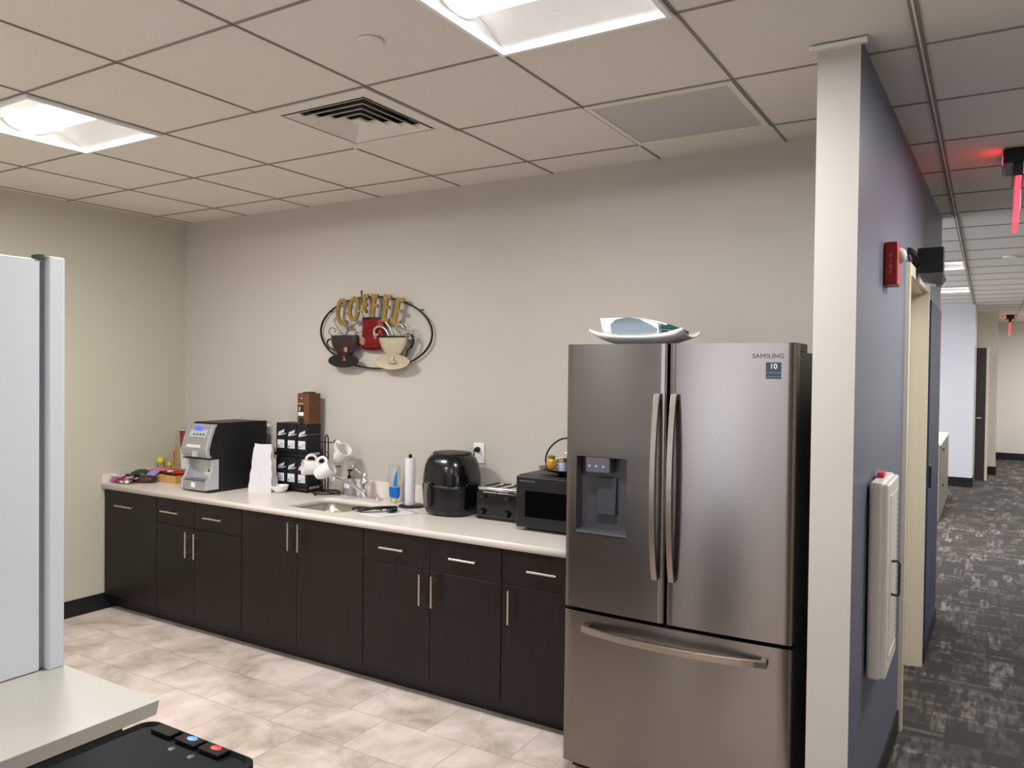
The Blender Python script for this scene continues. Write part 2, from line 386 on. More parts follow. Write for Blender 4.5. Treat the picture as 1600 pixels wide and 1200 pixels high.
# troffer light: white pan with curved reflectors and one glowing basket lens
def make_troffer():
    t = thing('ceiling_light', '', 'ceiling light', (0,0,0))
    a = T/2-.006; bm = BM()
    # rim
    for x0,x1,y0,y1 in ((-a,a,-a,-a+.016),(-a,a,a-.016,a),(-a,-a+.016,-a+.016,a-.016),(a-.016,a,-a+.016,a-.016)): box(bm, x0,x1,y0,y1,-.011,.012)
    obj('frame', bm, m_pan, t)
    bm = BM(); n = 8
    for s in (-1, 1):                                                # curved reflectors
        pr = [(s*(a-.016 - (a-.016-.10)*k/n), .004+.05*math.sin(k/n*PI/2)) for k in range(n+1)]
        for p, q in zip(pr, pr[1:]):
            bm.faces.new([bm.verts.new(v) for v in ((-a+.016,p[0],p[1]),(a-.016,p[0],p[1]),(a-.016,q[0],q[1]),(-a+.016,q[0],q[1]))])
    for s in (-1, 1):                                                # end plates
        bm.faces.new([bm.verts.new(v) for v in ((s*(a-.014),-a+.01,.0),(s*(a-.014),a-.01,.0),(s*(a-.014),a-.01,.07),(s*(a-.014),-a+.01,.07))])
    obj('reflector', bm, m_pan, t, smooth='all', norm=False)
    bm = BM(); L = a-.03; n = 10
    prev = None
    for k in range(n+1):
        th = PI*k/n; y = -.105*math.cos(th); z = .062-.046*math.sin(th)
        cur = (bm.verts.new((-L, y, z)), bm.verts.new((L, y, z)))
        if prev: bm.faces.new((prev[0], cur[0], cur[1], prev[1]))
        prev = cur
    obj('lens', bm, m_lens, t, smooth='all')
    for s in (-1, 1):
        bm = BM(); prism(bm, [(s*L, -.108*math.cos(PI*k/n), .062-.05*math.sin(PI*k/n)) for k in range(n+1)], (s*.006,0,0)); obj('end_cap', bm, m_pan, t)
    ld = bpy.data.lights.new('troffer_lamp', 'AREA'); ld.shape = 'RECTANGLE'; ld.size = 2*L-.02; ld.size_y = .185; ld.energy = LAMP; ld.color = (.97, .985, 1)
    lo = bpy.data.objects.new('lamp', ld); COL.objects.link(lo); lo.parent = t; lo.location = (0, 0, .012)
    return t
tro = make_troffer()
LL = {(0,2):'lit square troffer at left, above the beige wall side', (4,2):'large lit square troffer cut by the top edge of the photo, nearest the fridge',
      (5,-9):'far lit corridor troffer, upper and nearer one of the two seen past the blue wall', (5,-13):'far lit corridor troffer, lower and farther one of the two seen past the blue wall'}
LO = {(0,7):'lit square troffer behind the camera near the beige left wall', (4,8):'lit square troffer behind the camera in front of the added rear openings', (9,8):'lit square troffer behind the camera near the east window',
      (9,-9):'lit square troffer over the open office, nearer one beside the east wall', (9,-16):'lit square troffer over the open office, middle one beside the east wall', (8,-21):'added unseen troffer brightening the far end, next to the far exit sign',
      (10,-22):'added unseen troffer brightening the far end, in the corner by the east wall', (7,-1):'added unseen troffer brightening the blue wall, right of the nearer hanging exit sign', (2,-9):'lit square troffer over the area behind the kitchen wall'}
first = True
for c in lights:
    x0, x1, y0, y1 = cell(*c); p = ((x0+x1)/2, (y0+y1)/2, H)
    lb = LL.get(c, LO.get(c))
    if first: tro.location = p; tro['label'] = lb; tro['group'] = 'lit ceiling troffers'; first = False
    else: dup(tro, p, lb, 'lit ceiling troffers')

# supply diffuser with four-way louvres
x0, x1, y0, y1 = cell(2, 1); mxx, myy = (x0+x1)/2, (y0+y1)/2
t = thing('air_diffuser', 'square four-way supply air diffuser with stepped louvres in the ceiling', 'ceiling vent', (mxx, myy, H))
bm = BM(); a = T/2-.006; s1 = .235
for q in ((-a,a,-a,-s1),(-a,a,s1,a),(-a,-s1,-s1,s1),(s1,a,-s1,s1)): box(bm, mxx+q[0], mxx+q[1], myy+q[2], myy+q[3], H-.002, H+.004)
obj('face_frame', bm, m_vent, t)
bm = BM(); box(bm, mxx-.26, mxx+.26, myy-.26, myy+.26, H+.075, H+.08); obj('duct_opening', bm, m_darkvoid, t)
for k in range(5):
    ro = s1-.045*k; ri = ro-.026
    bm = BM(); zt = H+.020; zb = H-.001+.0*k
    # louvre ring: slanted vanes, bottom edge flares outward
    o_ = [(-ro+.014,-ro+.014,zb),(ro-.014,-ro+.014,zb),(ro-.014,ro-.014,zb),(-ro+.014,ro-.014,zb)]
    i_ = [(-ri+.022,-ri+.022,zt),(ri-.022,-ri+.022,zt),(ri-.022,ri-.022,zt),(-ri+.022,ri-.022,zt)]
    vo = [bm.verts.new((mxx+p[0], myy+p[1], p[2])) for p in o_]; vi = [bm.verts.new((mxx+p[0], myy+p[1], p[2])) for p in i_]
    for q in range(4): bm.faces.new((vo[q], vo[(q+1)%4], vi[(q+1)%4], vi[q]))
    o = obj('louvre', bm, m_vent, t); md = o.modifiers.new('s', 'SOLIDIFY'); md.thickness = .0022
bm = BM(); box(bm, mxx-.024, mxx+.024, myy-.024, myy+.024, H-.001, H+.004); obj('centre_plate', bm, m_vent, t)
# return grille
x0, x1, y0, y1 = cell(4, 0)
t = thing('return_grille', 'flat grey perforated return air grille in the ceiling above the fridge', 'ceiling vent', ((x0+x1)/2, (y0+y1)/2, H))
bm = BM(); e = .006
for q in ((x0+e,x1-e,y0+e,y0+.03),(x0+e,x1-e,y1-.03,y1-e),(x0+e,x0+.03,y0+.03,y1-.03),(x1-.03,x1-e,y0+.03,y1-.03)): box(bm, *q, H-.003, H+.006)
obj('face_frame', bm, m_vent, t)
m_perf = mat('perforated_metal', rgb(160,155,154), .6); nt, b = nodes(m_perf)
tc = nt.nodes.new('ShaderNodeTexCoord'); vo = nt.nodes.new('ShaderNodeTexVoronoi'); vo.inputs['Scale'].default_value = 260; vo.inputs['Randomness'].default_value = 0
nt.links.new(tc.outputs['Object'], vo.inputs['Vector']); cr = nt.nodes.new('ShaderNodeValToRGB'); cr.color_ramp.elements[0].position = .25; cr.color_ramp.elements[1].position = .35
cr.color_ramp.elements[0].color = rgb(110,106,104); cr.color_ramp.elements[1].color = rgb(196,190,186); nt.links.new(vo.outputs['Distance'], cr.inputs[0]); nt.links.new(cr.outputs[0], b.inputs['Base Color'])
obj('perforated_panel', box(BM(), x0+.03, x1-.03, y0+.03, y1-.03, H+.001, H+.004), m_perf, t)
bm = BM(); lathe(bm, [(0,0),(.040,0),(.043,.004),(.043,.008)], (3.405,-1.794,H-.004), 28)
tag(obj('sprinkler_cover', bm, m_vent, smooth=True), 'small round sprinkler cover on a ceiling tile beside the large troffer', 'sprinkler cover')
bm = BM(); lathe(bm, [(0,0),(.05,0),(.055,.006),(.055,.012)], (5.286,4.515,H-.008), 24)
tag(obj('sprinkler_cover', bm, m_pan, smooth=True), 'tiny round sprinkler cover on the far corridor ceiling', 'sprinkler cover')

# ------------------------------------------------------------------ base cabinets
FY = -.63                                                            # front face of doors
def pull_v(x, z0, z1, par):
    bm = BM(); cyl(bm, (x, FY-.035, z0), (x, FY-.035, z1), .006, 12)
    for z in (z0+.028, z1-.028): cyl(bm, (x, FY, z), (x, FY-.035, z), .004, 8)
    obj('handle', bm, m_nickel, par, smooth=True)
def pull_h(x0, x1, z, par):
    bm = BM(); cyl(bm, (x0, FY-.035, z), (x1, FY-.035, z), .006, 12)
    for x in (x0+.03, x1-.03): cyl(bm, (x, FY, z), (x, FY-.035, z), .004, 8)
    obj('handle', bm, m_nickel, par, smooth=True)
ZB, ZT = .105, .828
def panel(name, x0, x1, z0, z1, par):
    return obj(name, box(BM(), x0+.0015, x1-.0015, FY, FY+.019, z0+.0015, z1-.0015), m_cab, par, bevel=.0012, bseg=1)
def cabinet(x0, x1, label, drawers, doors, full=None):
    c = thing('base_cabinet', label, 'cabinet', ((x0+x1)/2, -.3, 0), group='dark base cabinets under the long worktop')
    bm = BM(); box(bm, x0, x1, FY+.020, -.03, ZB, ZT); box(bm, x0, x1, -.536, -.03, 0, ZB)
    if 'sink' in label:
        bm.free(); bm = BM(); box(bm, x0, x0+.018, FY+.02, -.03, ZB, ZT); box(bm, x1-.018, x1, FY+.02, -.03, ZB, ZT); box(bm, x0+.018, x1-.018, FY+.02, -.03, ZB, ZB+.02)
        box(bm, x0+.018, x1-.018, -.05, -.03, ZB+.02, ZT); box(bm, x0, x1, -.536, -.03, 0, ZB)
    obj('body', bm, m_cab, c)
    for a, d, h0, h1 in drawers:
        p = panel('drawer', a, d, .66, ZT-.002, c); pull_h(h0, h1, .745, p)
    for a, d, hx, z0, z1, top in doors:
        p = panel('door', a, d, ZB, top, c)
        if hx: pull_v(hx, z0, z1, p)
        if full and hx is None: pull_h(full[0], full[1], full[2], p)
    return c
cabinet(.012, .585, 'dark base cabinet at the far left end with one tall pull-out front', [], [(.012,.585,None,0,0,ZT-.002)], (.185,.375,.732))
cabinet(.587, 1.395, 'dark double-door base cabinet under the coffee machine, two drawers on top', [(.587,.964,.672,.850),(.964,1.395,1.088,1.256)],
        [(.587,.964,.922,.482,.640,.66),(.964,1.395,1.003,.482,.638,.66)])
cabinet(1.397, 2.345, 'dark sink base cabinet with two full-height doors and no drawers', [], [(1.397,1.857,1.818,.642,.800,ZT-.002),(1.857,2.345,1.895,.642,.798,ZT-.002)])
cabinet(2.347, 3.205, 'dark double-door base cabinet under the air fryer and toaster, two drawers on top', [(2.347,2.785,2.483,2.640),(2.785,3.205,2.925,3.078)],
        [(2.347,2.785,2.745,.488,.644,.66),(2.785,3.205,2.820,.488,.645,.66)])
cabinet(3.207, 3.655, 'dark narrow base cabinet beside the fridge, one drawer over one door', [(3.207,3.655,3.362,3.515)], [(3.207,3.655,3.264,.485,.643,.66)])

# worktop with a rounded sink cut-out
SX0, SX1, SY0, SY1 = 1.66, 2.11, -.553, -.19
def rrect(x0, x1, y0, y1, r, n=6):
    out = []
    for cxx, cyy, a0 in ((x1-r,y1-r,0),(x0+r,y1-r,PI/2),(x0+r,y0+r,PI),(x1-r,y0+r,1.5*PI)):
        for k in range(n+1): out.append((cxx+r*math.cos(a0+PI/2*k/n), cyy+r*math.sin(a0+PI/2*k/n)))
    return out
cu = bpy.data.curves.new('c', 'CURVE'); cu.dimensions = '2D'; cu.fill_mode = 'BOTH'; cu.extrude = .0175
for loop in ([(.002,-.6472),(3.656,-.6472),(3.656,-.002),(.002,-.002)], rrect(SX0, SX1, SY0, SY1, .07)):
    sp = cu.splines.new('POLY'); sp.points.add(len(loop)-1); sp.use_cyclic_u = True
    for p, q in zip(sp.points, loop): p.co = (q[0], q[1], 0, 1)
o = bpy.data.objects.new('c', cu); COL.objects.link(o); bpy.context.view_layer.update()
me = bpy.data.meshes.new_from_object(o.evaluated_get(bpy.context.evaluated_depsgraph_get())); bm = bmesh.new(); bm.from_mesh(me)
bmesh.ops.remove_doubles(bm, verts=bm.verts, dist=1e-5)
bmesh.ops.translate(bm, vec=(0,0,HC-.0175), verts=bm.verts); bpy.data.objects.remove(o)
wt = thing('worktop', 'long pale quartz worktop running from the left wall to the fridge', 'worktop', (1.8, -.3, HC-.035))
obj('slab', bm, m_top, wt)
tag(obj('backsplash', box(BM(), .022, 3.656, -.021, -.001, HC, HC+.1), m_top, bevel=.002), 'low pale quartz backsplash strip along the back wall', 'backsplash')
tag(obj('backsplash', box(BM(), .001, .021, -.640, -.002, HC, HC+.06), m_top, bevel=.002), 'short pale quartz backsplash strip against the left wall', 'backsplash')
# sink
bm = BM(); loops = []
for ins, z in ((-.006, HC-.036), (0, HC-.037), (.004, HC-.12), (.02, HC-.17), (.06, HC-.185), (.14, HC-.187)):
    loops.append([bm.verts.new((x, y, z)) for x, y in rrect(SX0+ins, SX1-ins, SY0+ins, SY1-ins, max(.07-ins*.3, .03))])
for a, c in zip(loops, loops[1:]):
    n = len(a)
    for k in range(n): bm.faces.new((a[k], a[(k+1)%n], c[(k+1)%n], c[k]))
bm.faces.new(loops[-1])
t = thing('sink', 'stainless undermount sink bowl set into the pale worktop', 'sink', (1.88, -.37, HC-.19))
o = obj('bowl', bm, m_steel_s, t, smooth='all'); md = o.modifiers.new('s','SOLIDIFY'); md.thickness = .0015; md.offset = -1
bm = BM(); lathe(bm, [(0,.002),(.02,.002),(.04,.004),(.043,0)], (1.885,-.37,HC-.186), 20); obj('drain', bm, m_chrome, t, smooth=True)
# faucet
t = thing('faucet', 'chrome faucet with a swung spout behind the sink', 'faucet', (1.87, -.09, HC))
bm = BM(); prism(bm, [(x, y, HC) for x, y in rrect(1.735, 2.008, -.118, -.062, .027)], (0,0,.012)); obj('base_plate', bm, m_chrome, t, bevel=.004, smooth=True)
bm = BM(); lathe(bm, [(.03,.012),(.028,.03),(.02,.045),(.022,.07),(.03,.09),(.028,.11),(.018,.125),(.02,.14),(.014,.155),(0,.16)], (1.868,-.09,HC), 20); obj('body', bm, m_chrome, t, smooth=True)
bm = BM(); tube(bm, smooth_pts([(1.862,-.10,HC+.03),(1.835,-.15,HC+.08),(1.80,-.225,HC+.125),(1.783,-.262,HC+.138),(1.778,-.272,HC+.115)]), .0105, 10); obj('spout', bm, m_chrome, t, smooth='all')
bm = BM(); tube(bm, [(1.868,-.09,HC+.14),(1.825,-.105,HC+.165),(1.795,-.115,HC+.19)], [.006,.005,.005], 8); lathe(bm, [(0,-.011),(.01,-.006),(.012,0),(.01,.006),(0,.011)], (1.793,-.116,HC+.193), 12); obj('lever', bm, m_chrome, t, smooth='all')
bm = BM(); lathe(bm, [(.012,0),(.013,.01),(.006,.016),(0,.018)], (1.975,-.09,HC+.012), 14); obj('cap', bm, m_chrome, t, smooth=True)

# ------------------------------------------------------------------ refrigerator
fx0, fx1, fxm = 3.662, 4.567, 4.102
fyF = -.878; BULGE = .016
def ffy(x): u = (x-(fx0+fx1)/2)/((fx1-fx0)/2); return fyF - BULGE*(1-u*u) + BULGE*.6
fri = thing('refrigerator', 'stainless steel french-door refrigerator with bottom freezer drawer', 'refrigerator', ((fx0+fx1)/2, -.45, 0))
bm = BM(); box(bm, fx0+.008, fx1-.006, -.80, -.06, .03, 1.742)
for x in (fx0+.05, fx1-.05):
    for y in (-.75,-.12): cyl(bm, (x,y,0), (x,y,.03), .02, 12)
m_fridge_side = mat('dark_grey_enamel', rgb(40,38,36), .35, .2)
obj('body', bm, m_fridge_side, fri, bevel=.004)
obj('grille', box(BM(), fx0+.02, fx1-.02, -.815, -.80, .012, .052), m_black, fri)
def fdoor(name, x0, x1, z0, z1, hole=None):
    bm = BM(); r = .010
    xs = [x0+(x1-x0)*k/16 for k in range(17)]
    zs = [z0, z1]
    if hole:
        xs = sorted([x for x in xs if all(abs(x-h) > .012 for h in hole[:2])]+list(hole[:2])); zs = [z0, hole[2], hole[3], z1]
    def y(x):
        d = min(x-x0, x1-x); yy = ffy(x)
        return yy + (r - math.sqrt(max(0, r*r-(r-d)**2)) if d < r else 0)
    xs = sorted(set(xs+[x0+r*.1, x0+r*.35, x0+r, x1-r, x1-r*.35, x1-r*.1]))
    g = [[bm.verts.new((x, y(x), z)) for z in zs] for x in xs]
    yb = -.81
    bk = [[bm.verts.new((x, yb, z)) for z in (z0, z1)] for x in xs]
    for i in range(len(xs)-1):
        for j in range(len(zs)-1):
            if hole and xs[i] >= hole[0]-1e-6 and xs[i+1] <= hole[1]+1e-6 and j == 1: continue
            bm.faces.new((g[i][j], g[i+1][j], g[i+1][j+1], g[i][j+1]))
        bm.faces.new((bk[i][0], bk[i][1], bk[i+1][1], bk[i+1][0]))
        bm.faces.new((g[i][0], bk[i][0], bk[i+1][0], g[i+1][0])); bm.faces.new((g[i][-1], g[i+1][-1], bk[i+1][1], bk[i][1]))
    bm.faces.new([v for v in g[0]]+[bk[0][1], bk[0][0]]); bm.faces.new([v for v in g[-1]]+[bk[-1][1], bk[-1][0]])
    return obj(name, bm, m_steel, fri, smooth=True)
ZS = 1.772
dl = fdoor('door', fx0, fxm-.004, .697, ZS, (3.712, 3.937, 1.008, 1.318))
dr = fdoor('door', fxm+.004, fx1, .697, ZS)
dz = fdoor('freezer_drawer', fx0, fx1, .055, .682)
obj('gasket', box(BM(), fx0+.012, fx1-.012, -.812, -.80, .06, 1.765), m_black, fri)
obj('hinge_cover', box(BM(), 4.40, 4.556, -.86+.055, -.62, 1.742, 1.775), m_fridge_side, fri, bevel=.004)
# dispenser recess
hx0, hx1, hz0, hz1 = 3.712, 3.937, 1.008, 1.318; yb = -.817
bm = BM(); yo0, yo1 = ffy(hx0), ffy(hx1)
def q4(*p): bm.faces.new([bm.verts.new(v) for v in p])
q4((hx0+.0,yb,hz0),(hx1,yb,hz0),(hx1,yb,hz1),(hx0,yb,hz1))
q4((hx0,yo0,hz0),(hx0,yb,hz0),(hx0,yb,hz1),(hx0,yo0,hz1)); q4((hx1,yb,hz0),(hx1,yo1,hz0),(hx1,yo1,hz1),(hx1,yb,hz1)); q4((hx0,yo0,hz1),(hx0,yb,hz1),(hx1,yb,hz1),(hx1,yo1,hz1)); 
q4((hx0,yo0,hz0),(hx1,yo1,hz0),(hx1,yb,hz0),(hx0,yb,hz0))
dsp = obj('dispenser', bm, mat('dispenser_grey', rgb(70,68,72), .3, .3), dl, norm=False, label='dark grey water dispenser recess')
bm = BM(); box(bm, hx0+.045, hx1-.075, -.88, -.83, hz1-.062, hz1-.002); obj('control_panel', bm, mat('panel_grey', rgb(92,90,90), .3, .4), dl, bevel=.003)
bm = BM()
for k in range(3): lathe(bm, [(0,-.001),(.005,0),(.005,.001)], (0,0,0), 10, mat4=Matrix.Translation((hx0+.062+.03*k, -.8805, hz1-.036)) @ RF)
obj('button', bm, mat('indicator', rgb(150,160,230), .4, emit=.25), dl)
bm = BM(); prism(bm, [(hx0+.075,-.842,hz0+.075),(hx0+.075,-.820,hz0+.075),(hx0+.075,-.822,hz0+.225),(hx0+.075,-.832,hz0+.225)], (.085,0,0)); obj('paddle', bm, mat('paddle_grey', rgb(48,48,52), .25), dl, bevel=.002)
bm = BM(); box(bm, hx0+.002, hx1-.002, -.874, -.818, hz0+.001, hz0+.01); obj('drip_tray', bm, mat('tray_grey', rgb(110,108,110), .3, .7), dl)
bm = BM(); box(bm, hx0-.002, hx1+.002, -.884, -.876, hz0-.004, hz0+.001); obj('recess_trim', bm, m_chrome, dl)
# handles
def vhandle(x, par):
    bm = BM(); z0, z1 = .866, 1.580; n = 16; yf = ffy(x); w_ = .0115
    rows = []
    for k in range(n+1):
        u = k/n*2-1; z = z0+(z1-z0)*k/n; y = yf-.020-.040*(1-u*u)**.8 - .004
        rows.append([bm.verts.new(v) for v in ((x-w_, y, z), (x+w_, y, z), (x+w_, y+.014, z), (x-w_, y+.014, z))])
    for a, c in zip(rows, rows[1:]):
        for k in range(4): bm.faces.new((a[k], a[(k+1)%4], c[(k+1)%4], c[k]))
    bm.faces.new(rows[0]); bm.faces.new(rows[-1])
    for z in (z0+.012, z1-.012): box(bm, x-.009, x+.009, yf-.016, yf+.004, z-.012, z+.012)
    obj('handle', bm, m_handle, par, bevel=.002)
vhandle(4.066, dl); vhandle(4.133, dr)
bm = BM(); n = 18; rows = []
for k in range(n+1):
    u = k/n*2-1; x = 3.752+(4.487-3.752)*k/n; y = ffy(x)-.022-.042*(1-u*u)**.8; z = .622
    rows.append([bm.verts.new(v) for v in ((x, y, z-.016), (x, y-.003, z+.012), (x, y+.012, z+.014), (x, y+.014, z-.014))])
for a, c in zip(rows, rows[1:]):
    for k in range(4): bm.faces.new((a[k], a[(k+1)%4], c[(k+1)%4], c[k]))
bm.faces.new(rows[0]); bm.faces.new(rows[-1])
for x in (3.765, 4.474): box(bm, x-.012, x+.012, ffy(x)-.02, ffy(x)+.004, .610, .634)
obj('handle', bm, m_handle, dz, bevel=.003)
bm = textbm('SAMSUNG', .023, (4.470, ffy(4.47)-.0012, 1.724), Matrix.Rotation(.055, 4, 'Z') @ RF, .0008, scale_x=1.05); obj('lettering', bm, mat('grey_lettering', rgb(52,50,52), .6), dr, label='grey maker name lettering')
def ffyr(x): return ffy(x)-.0004
bm = BM(); xa, xb = 4.463, 4.516
def facequad(bm, xa, xb, za, zb, off):
    f = bm.faces.new([bm.verts.new(v) for v in ((xa,ffy(xa)-off,za),(xb,ffy(xb)-off,za),(xb,ffy(xb)-off,zb),(xa,ffy(xa)-off,zb))])
facequad(bm, xa, xb, 1.643, 1.702, .0008); st = obj('sticker', bm, mat('sticker_blue', rgb(28,44,62), .3), dr, label='dark blue sticker with number 10')
bm = textbm('10', .026, ((xa+xb)/2, ffy((xa+xb)/2)-.0018, 1.687), Matrix.Rotation(.06, 4, 'Z') @ RF, .0004); obj('print', bm, m_text, st)
bm = BM(); facequad(bm, xa, xb, 1.6635, 1.6655, .0014); facequad(bm, xa, xb, 1.650, 1.6515, .0014); obj('line', bm, m_grey, st)

# dishes on the fridge
def square_dish(cxx, cyy, z, a, h, lift, t_=.005, n=12, b2=None):
    bm = BM(); b2 = b2 or a; g = []
    for i in range(n+1):
        row = []
        for j in range(n+1):
            u, v = i/n*2-1, j/n*2-1; m_ = max(abs(u), abs(v)); e = max(0, (m_-.45)/.55)
            zz = h*e**1.3 + lift*(u*u*v*v)**1.2
            s_ = 1-.10*(1-abs(u*v))*e*0
            row.append(bm.verts.new((cxx+u*a*s_, cyy+v*b2*s_, z+zz)))
        g.append(row)
    for i in range(n):
        for j in range(n): bm.faces.new((g[i][j], g[i+1][j], g[i+1][j+1], g[i][j+1]))
    return bm
bm = square_dish(3.915, -.655, 1.779, .200, .030, .030, b2=.12)
o = tag(obj('serving_bowl', bm, m_cer, smooth='all', norm=False), 'white ceramic serving bowl with upturned corners on top of the fridge', 'bowl'); md = o.modifiers.new('s','SOLIDIFY'); md.thickness = .005; md.offset = -1
dish = thing('glass_platter', 'pale glass platter with a dark green tip lying in the white bowl on the fridge', 'platter', (3.93, -.65, 1.80))
m_glass_d = mat('pale_glass', rgb(214,218,216), .12, coat=.5)
def leaf(bm, x0, x1, z0, z1, zt, half, y=-.65, n=14, mi=0, k0=0, k1=1):
    top = []; rows = []
    for k in range(n+1):
        u = k0+(k1-k0)*k/n; x = x0+(x1-x0)*u; wv = half*(1-.75*u**2); zz = zt+(z1-zt)*max(0,(u-.3)/.7)**1.5; zb = z0+.01*u
        rows.append([bm.verts.new(v) for v in ((x, y-wv, zz), (x, y-wv*.55, zb), (x, y+wv*.55, zb), (x, y+wv, zz+.012*(1-u)))])
    for a, c in zip(rows, rows[1:]):
        for k in range(3): bm.faces.new((a[k], a[k+1], c[k+1], c[k]))
bm = BM(); leaf(bm, 3.745, 4.095, 1.800, 1.828, 1.885, .085, k1=.72); o = obj('body', bm, m_glass_d, dish, smooth='all'); md = o.modifiers.new('s','SOLIDIFY'); md.thickness = .006
bm = BM(); leaf(bm, 3.745, 4.095, 1.800, 1.828, 1.885, .085, k0=.70); o = obj('tip', bm, mat('deep_green_glass', rgb(28,62,58), .15, coat=.5), dish, smooth='all', label='dark green glass tip'); md = o.modifiers.new('s','SOLIDIFY'); md.thickness = .006
bm = BM(); gp = [(3.800,1.822),(3.792,1.858),(3.815,1.880),(3.865,1.888),(3.915,1.880),(3.960,1.858),(3.992,1.838),(3.985,1.826),(3.90,1.820)]
prism(bm, [(x, -.738+.10*(x-3.79)+.12*(1.888-z)*0, z) for x, z in gp], (0,.004,0))
obj('glaze', bm, mat('grey_blue_glaze', rgb(86,100,108), .12, coat=.5), dish, label='grey-blue glazed inside')

# ------------------------------------------------------------------ coffee machine
cm = thing('coffee_machine', 'bean-to-cup coffee machine with silver front and black sides', 'coffee machine', (.88, -.3, HC))
x0, x1 = .700, .957; z0 = HC
prof = [(-.10,z0+.006),(-.512,z0+.006),(-.512,z0+.085),(-.470,z0+.10),(-.452,z0+.20),(-.492,z0+.225),(-.505,z0+.26),(-.490,z0+.33),(-.462,z0+.405),(-.445,z0+.428),(-.425,z0+.438),(-.10,z0+.438)]
bm = BM(); prism(bm, [(x1-.016, y, z) for y, z in [(p[0]+(.01 if p[0]<-.2 else 0), p[1]) for p in prof]], (.016,0,0)); prism(bm, [(x0, y, z) for y, z in [(p[0]+(.01 if p[0]<-.2 else 0), p[1]) for p in prof]], (.016,0,0))
box(bm, x0+.016, x1-.016, -.43, -.10, z0+.006, z0+.436); box(bm, x0+.03, x1-.03, -.48, -.12, z0, z0+.006)
obj('body', bm, m_blackmat, cm)
def strip(bm, pr, xa, xb, th=.012):
    """sheet following a side profile, thickened towards +y"""
    for p, q in zip(pr, pr[1:]):
        prism(bm, [(xa,p[0],p[1]),(xa,q[0],q[1]),(xa,q[0]+th,q[1]),(xa,p[0]+th,p[1])], (xb-xa,0,0))
up = [(-.500,z0+.222),(-.514,z0+.245),(-.516,z0+.275),(-.500,z0+.335),(-.472,z0+.410),(-.455,z0+.432)]
bm = BM(); strip(bm, up, x0-.001, x1-.012); prism(bm, [(x0,-.46,z0+.215),(x0,-.502,z0+.222),(x0,-.49,z0+.24),(x0,-.45,z0+.24)], (x1-x0-.012,0,0)); obj('front_panel', bm, m_silver, cm, smooth=True, label='silver upper front panel')
bm = BM(); strip(bm, [(p[0]-.004, p[1]) for p in up], x1-.014, x1+.001, .02); obj('edge_trim', bm, m_silver2, cm, smooth=True)
bm = BM(); strip(bm, [(-.503,z0+.348),(-.462,z0+.424)], x0+.05, x1-.045, .008); dpn = obj('display_panel', bm, m_silver2, cm, bevel=.002)
bm = BM(); strip(bm, [(-.4835,z0+.392),(-.4705,z0+.416)], x0+.085, x0+.155, .006); obj('display', bm, mat('blue_display', rgb(70,70,190), .3, emit=1.2), dpn, label='lit blue display')
bm = BM()
for k in range(4): strip(bm, [(-.4965,z0+.363),(-.4915,z0+.372)], x0+.09+.03*k, x0+.105+.03*k, .004)
obj('button', bm, m_dark, dpn)
bm = BM(); strip(bm, [(-.519,z0+.283),(-.513,z0+.303)], x0+.05, x1-.075, .006); obj('grip_bar', bm, mat('pale_silver', rgb(225,222,218), .25, .3), cm, bevel=.002)
bm = BM(); box(bm, x0+.115, x0+.165, -.525, -.505, z0+.225, z0+.262); obj('spout', bm, m_silver2, cm, bevel=.004)
bm = BM(); box(bm, x0-.001, x1+.001, -.505, -.44, z0+.210, z0+.217); obj('divider', bm, m_black, cm)
# bay: side cheeks, back and base
for xa, xb in ((x0-.001, x0+.022), (x1-.020, x1+.0015)):
    bm = BM(); prism(bm, [(xa, y, z) for y, z in ((-.430,z0+.02),(-.516,z0+.02),(-.516,z0+.078),(-.498,z0+.092),(-.478,z0+.14),(-.470,z0+.185),(-.482,z0+.21),(-.430,z0+.21))], (xb-xa,0,0)); obj('side_cheek', bm, m_silver2, cm)
bm = BM(); box(bm, x0+.022, x1-.02, -.438, -.428, z0+.07, z0+.21); obj('bay_back', bm, m_silver2, cm)
bm = BM(); box(bm, x0+.024, x1-.022, -.516, -.428, z0+.012, z0+.070); obj('drip_tray', bm, m_silver, cm, bevel=.004)
bm = BM(); box(bm, x0+.03, x1-.03, -.508, -.44, z0+.070, z0+.076); obj('tray_grid', bm, mat('tray_steel', rgb(120,120,124), .35, .8), cm)
bm = BM(); box(bm, x0+.10, x0+.14, -.5175, -.515, z0+.03, z0+.06); obj('badge', bm, m_text, cm)
bm = BM(); box(bm, x0+.13, x1-.06, -.4395, -.437, z0+.10, z0+.165); lb = obj('label_plate', bm, mat('pale_label', rgb(205,205,208), .4), cm)
bm = BM(); prism(bm, [(x0+.165,-.440,z0+.125),(x0+.185,-.440,z0+.125),(x0+.175,-.440,z0+.145)], (0,.0006,0)); obj('triangle_mark', bm, m_dark, lb)
bm = BM(); box(bm, x0+.012, x1-.012, -.42, -.14, z0+.438, z0+.4405); obj('lid', bm, m_dark, cm)

for ch_ in list(cm.children_recursive):
    for v_ in ch_.data.vertices: v_.co.y -= .018 if v_.co.y < .1 else -.04

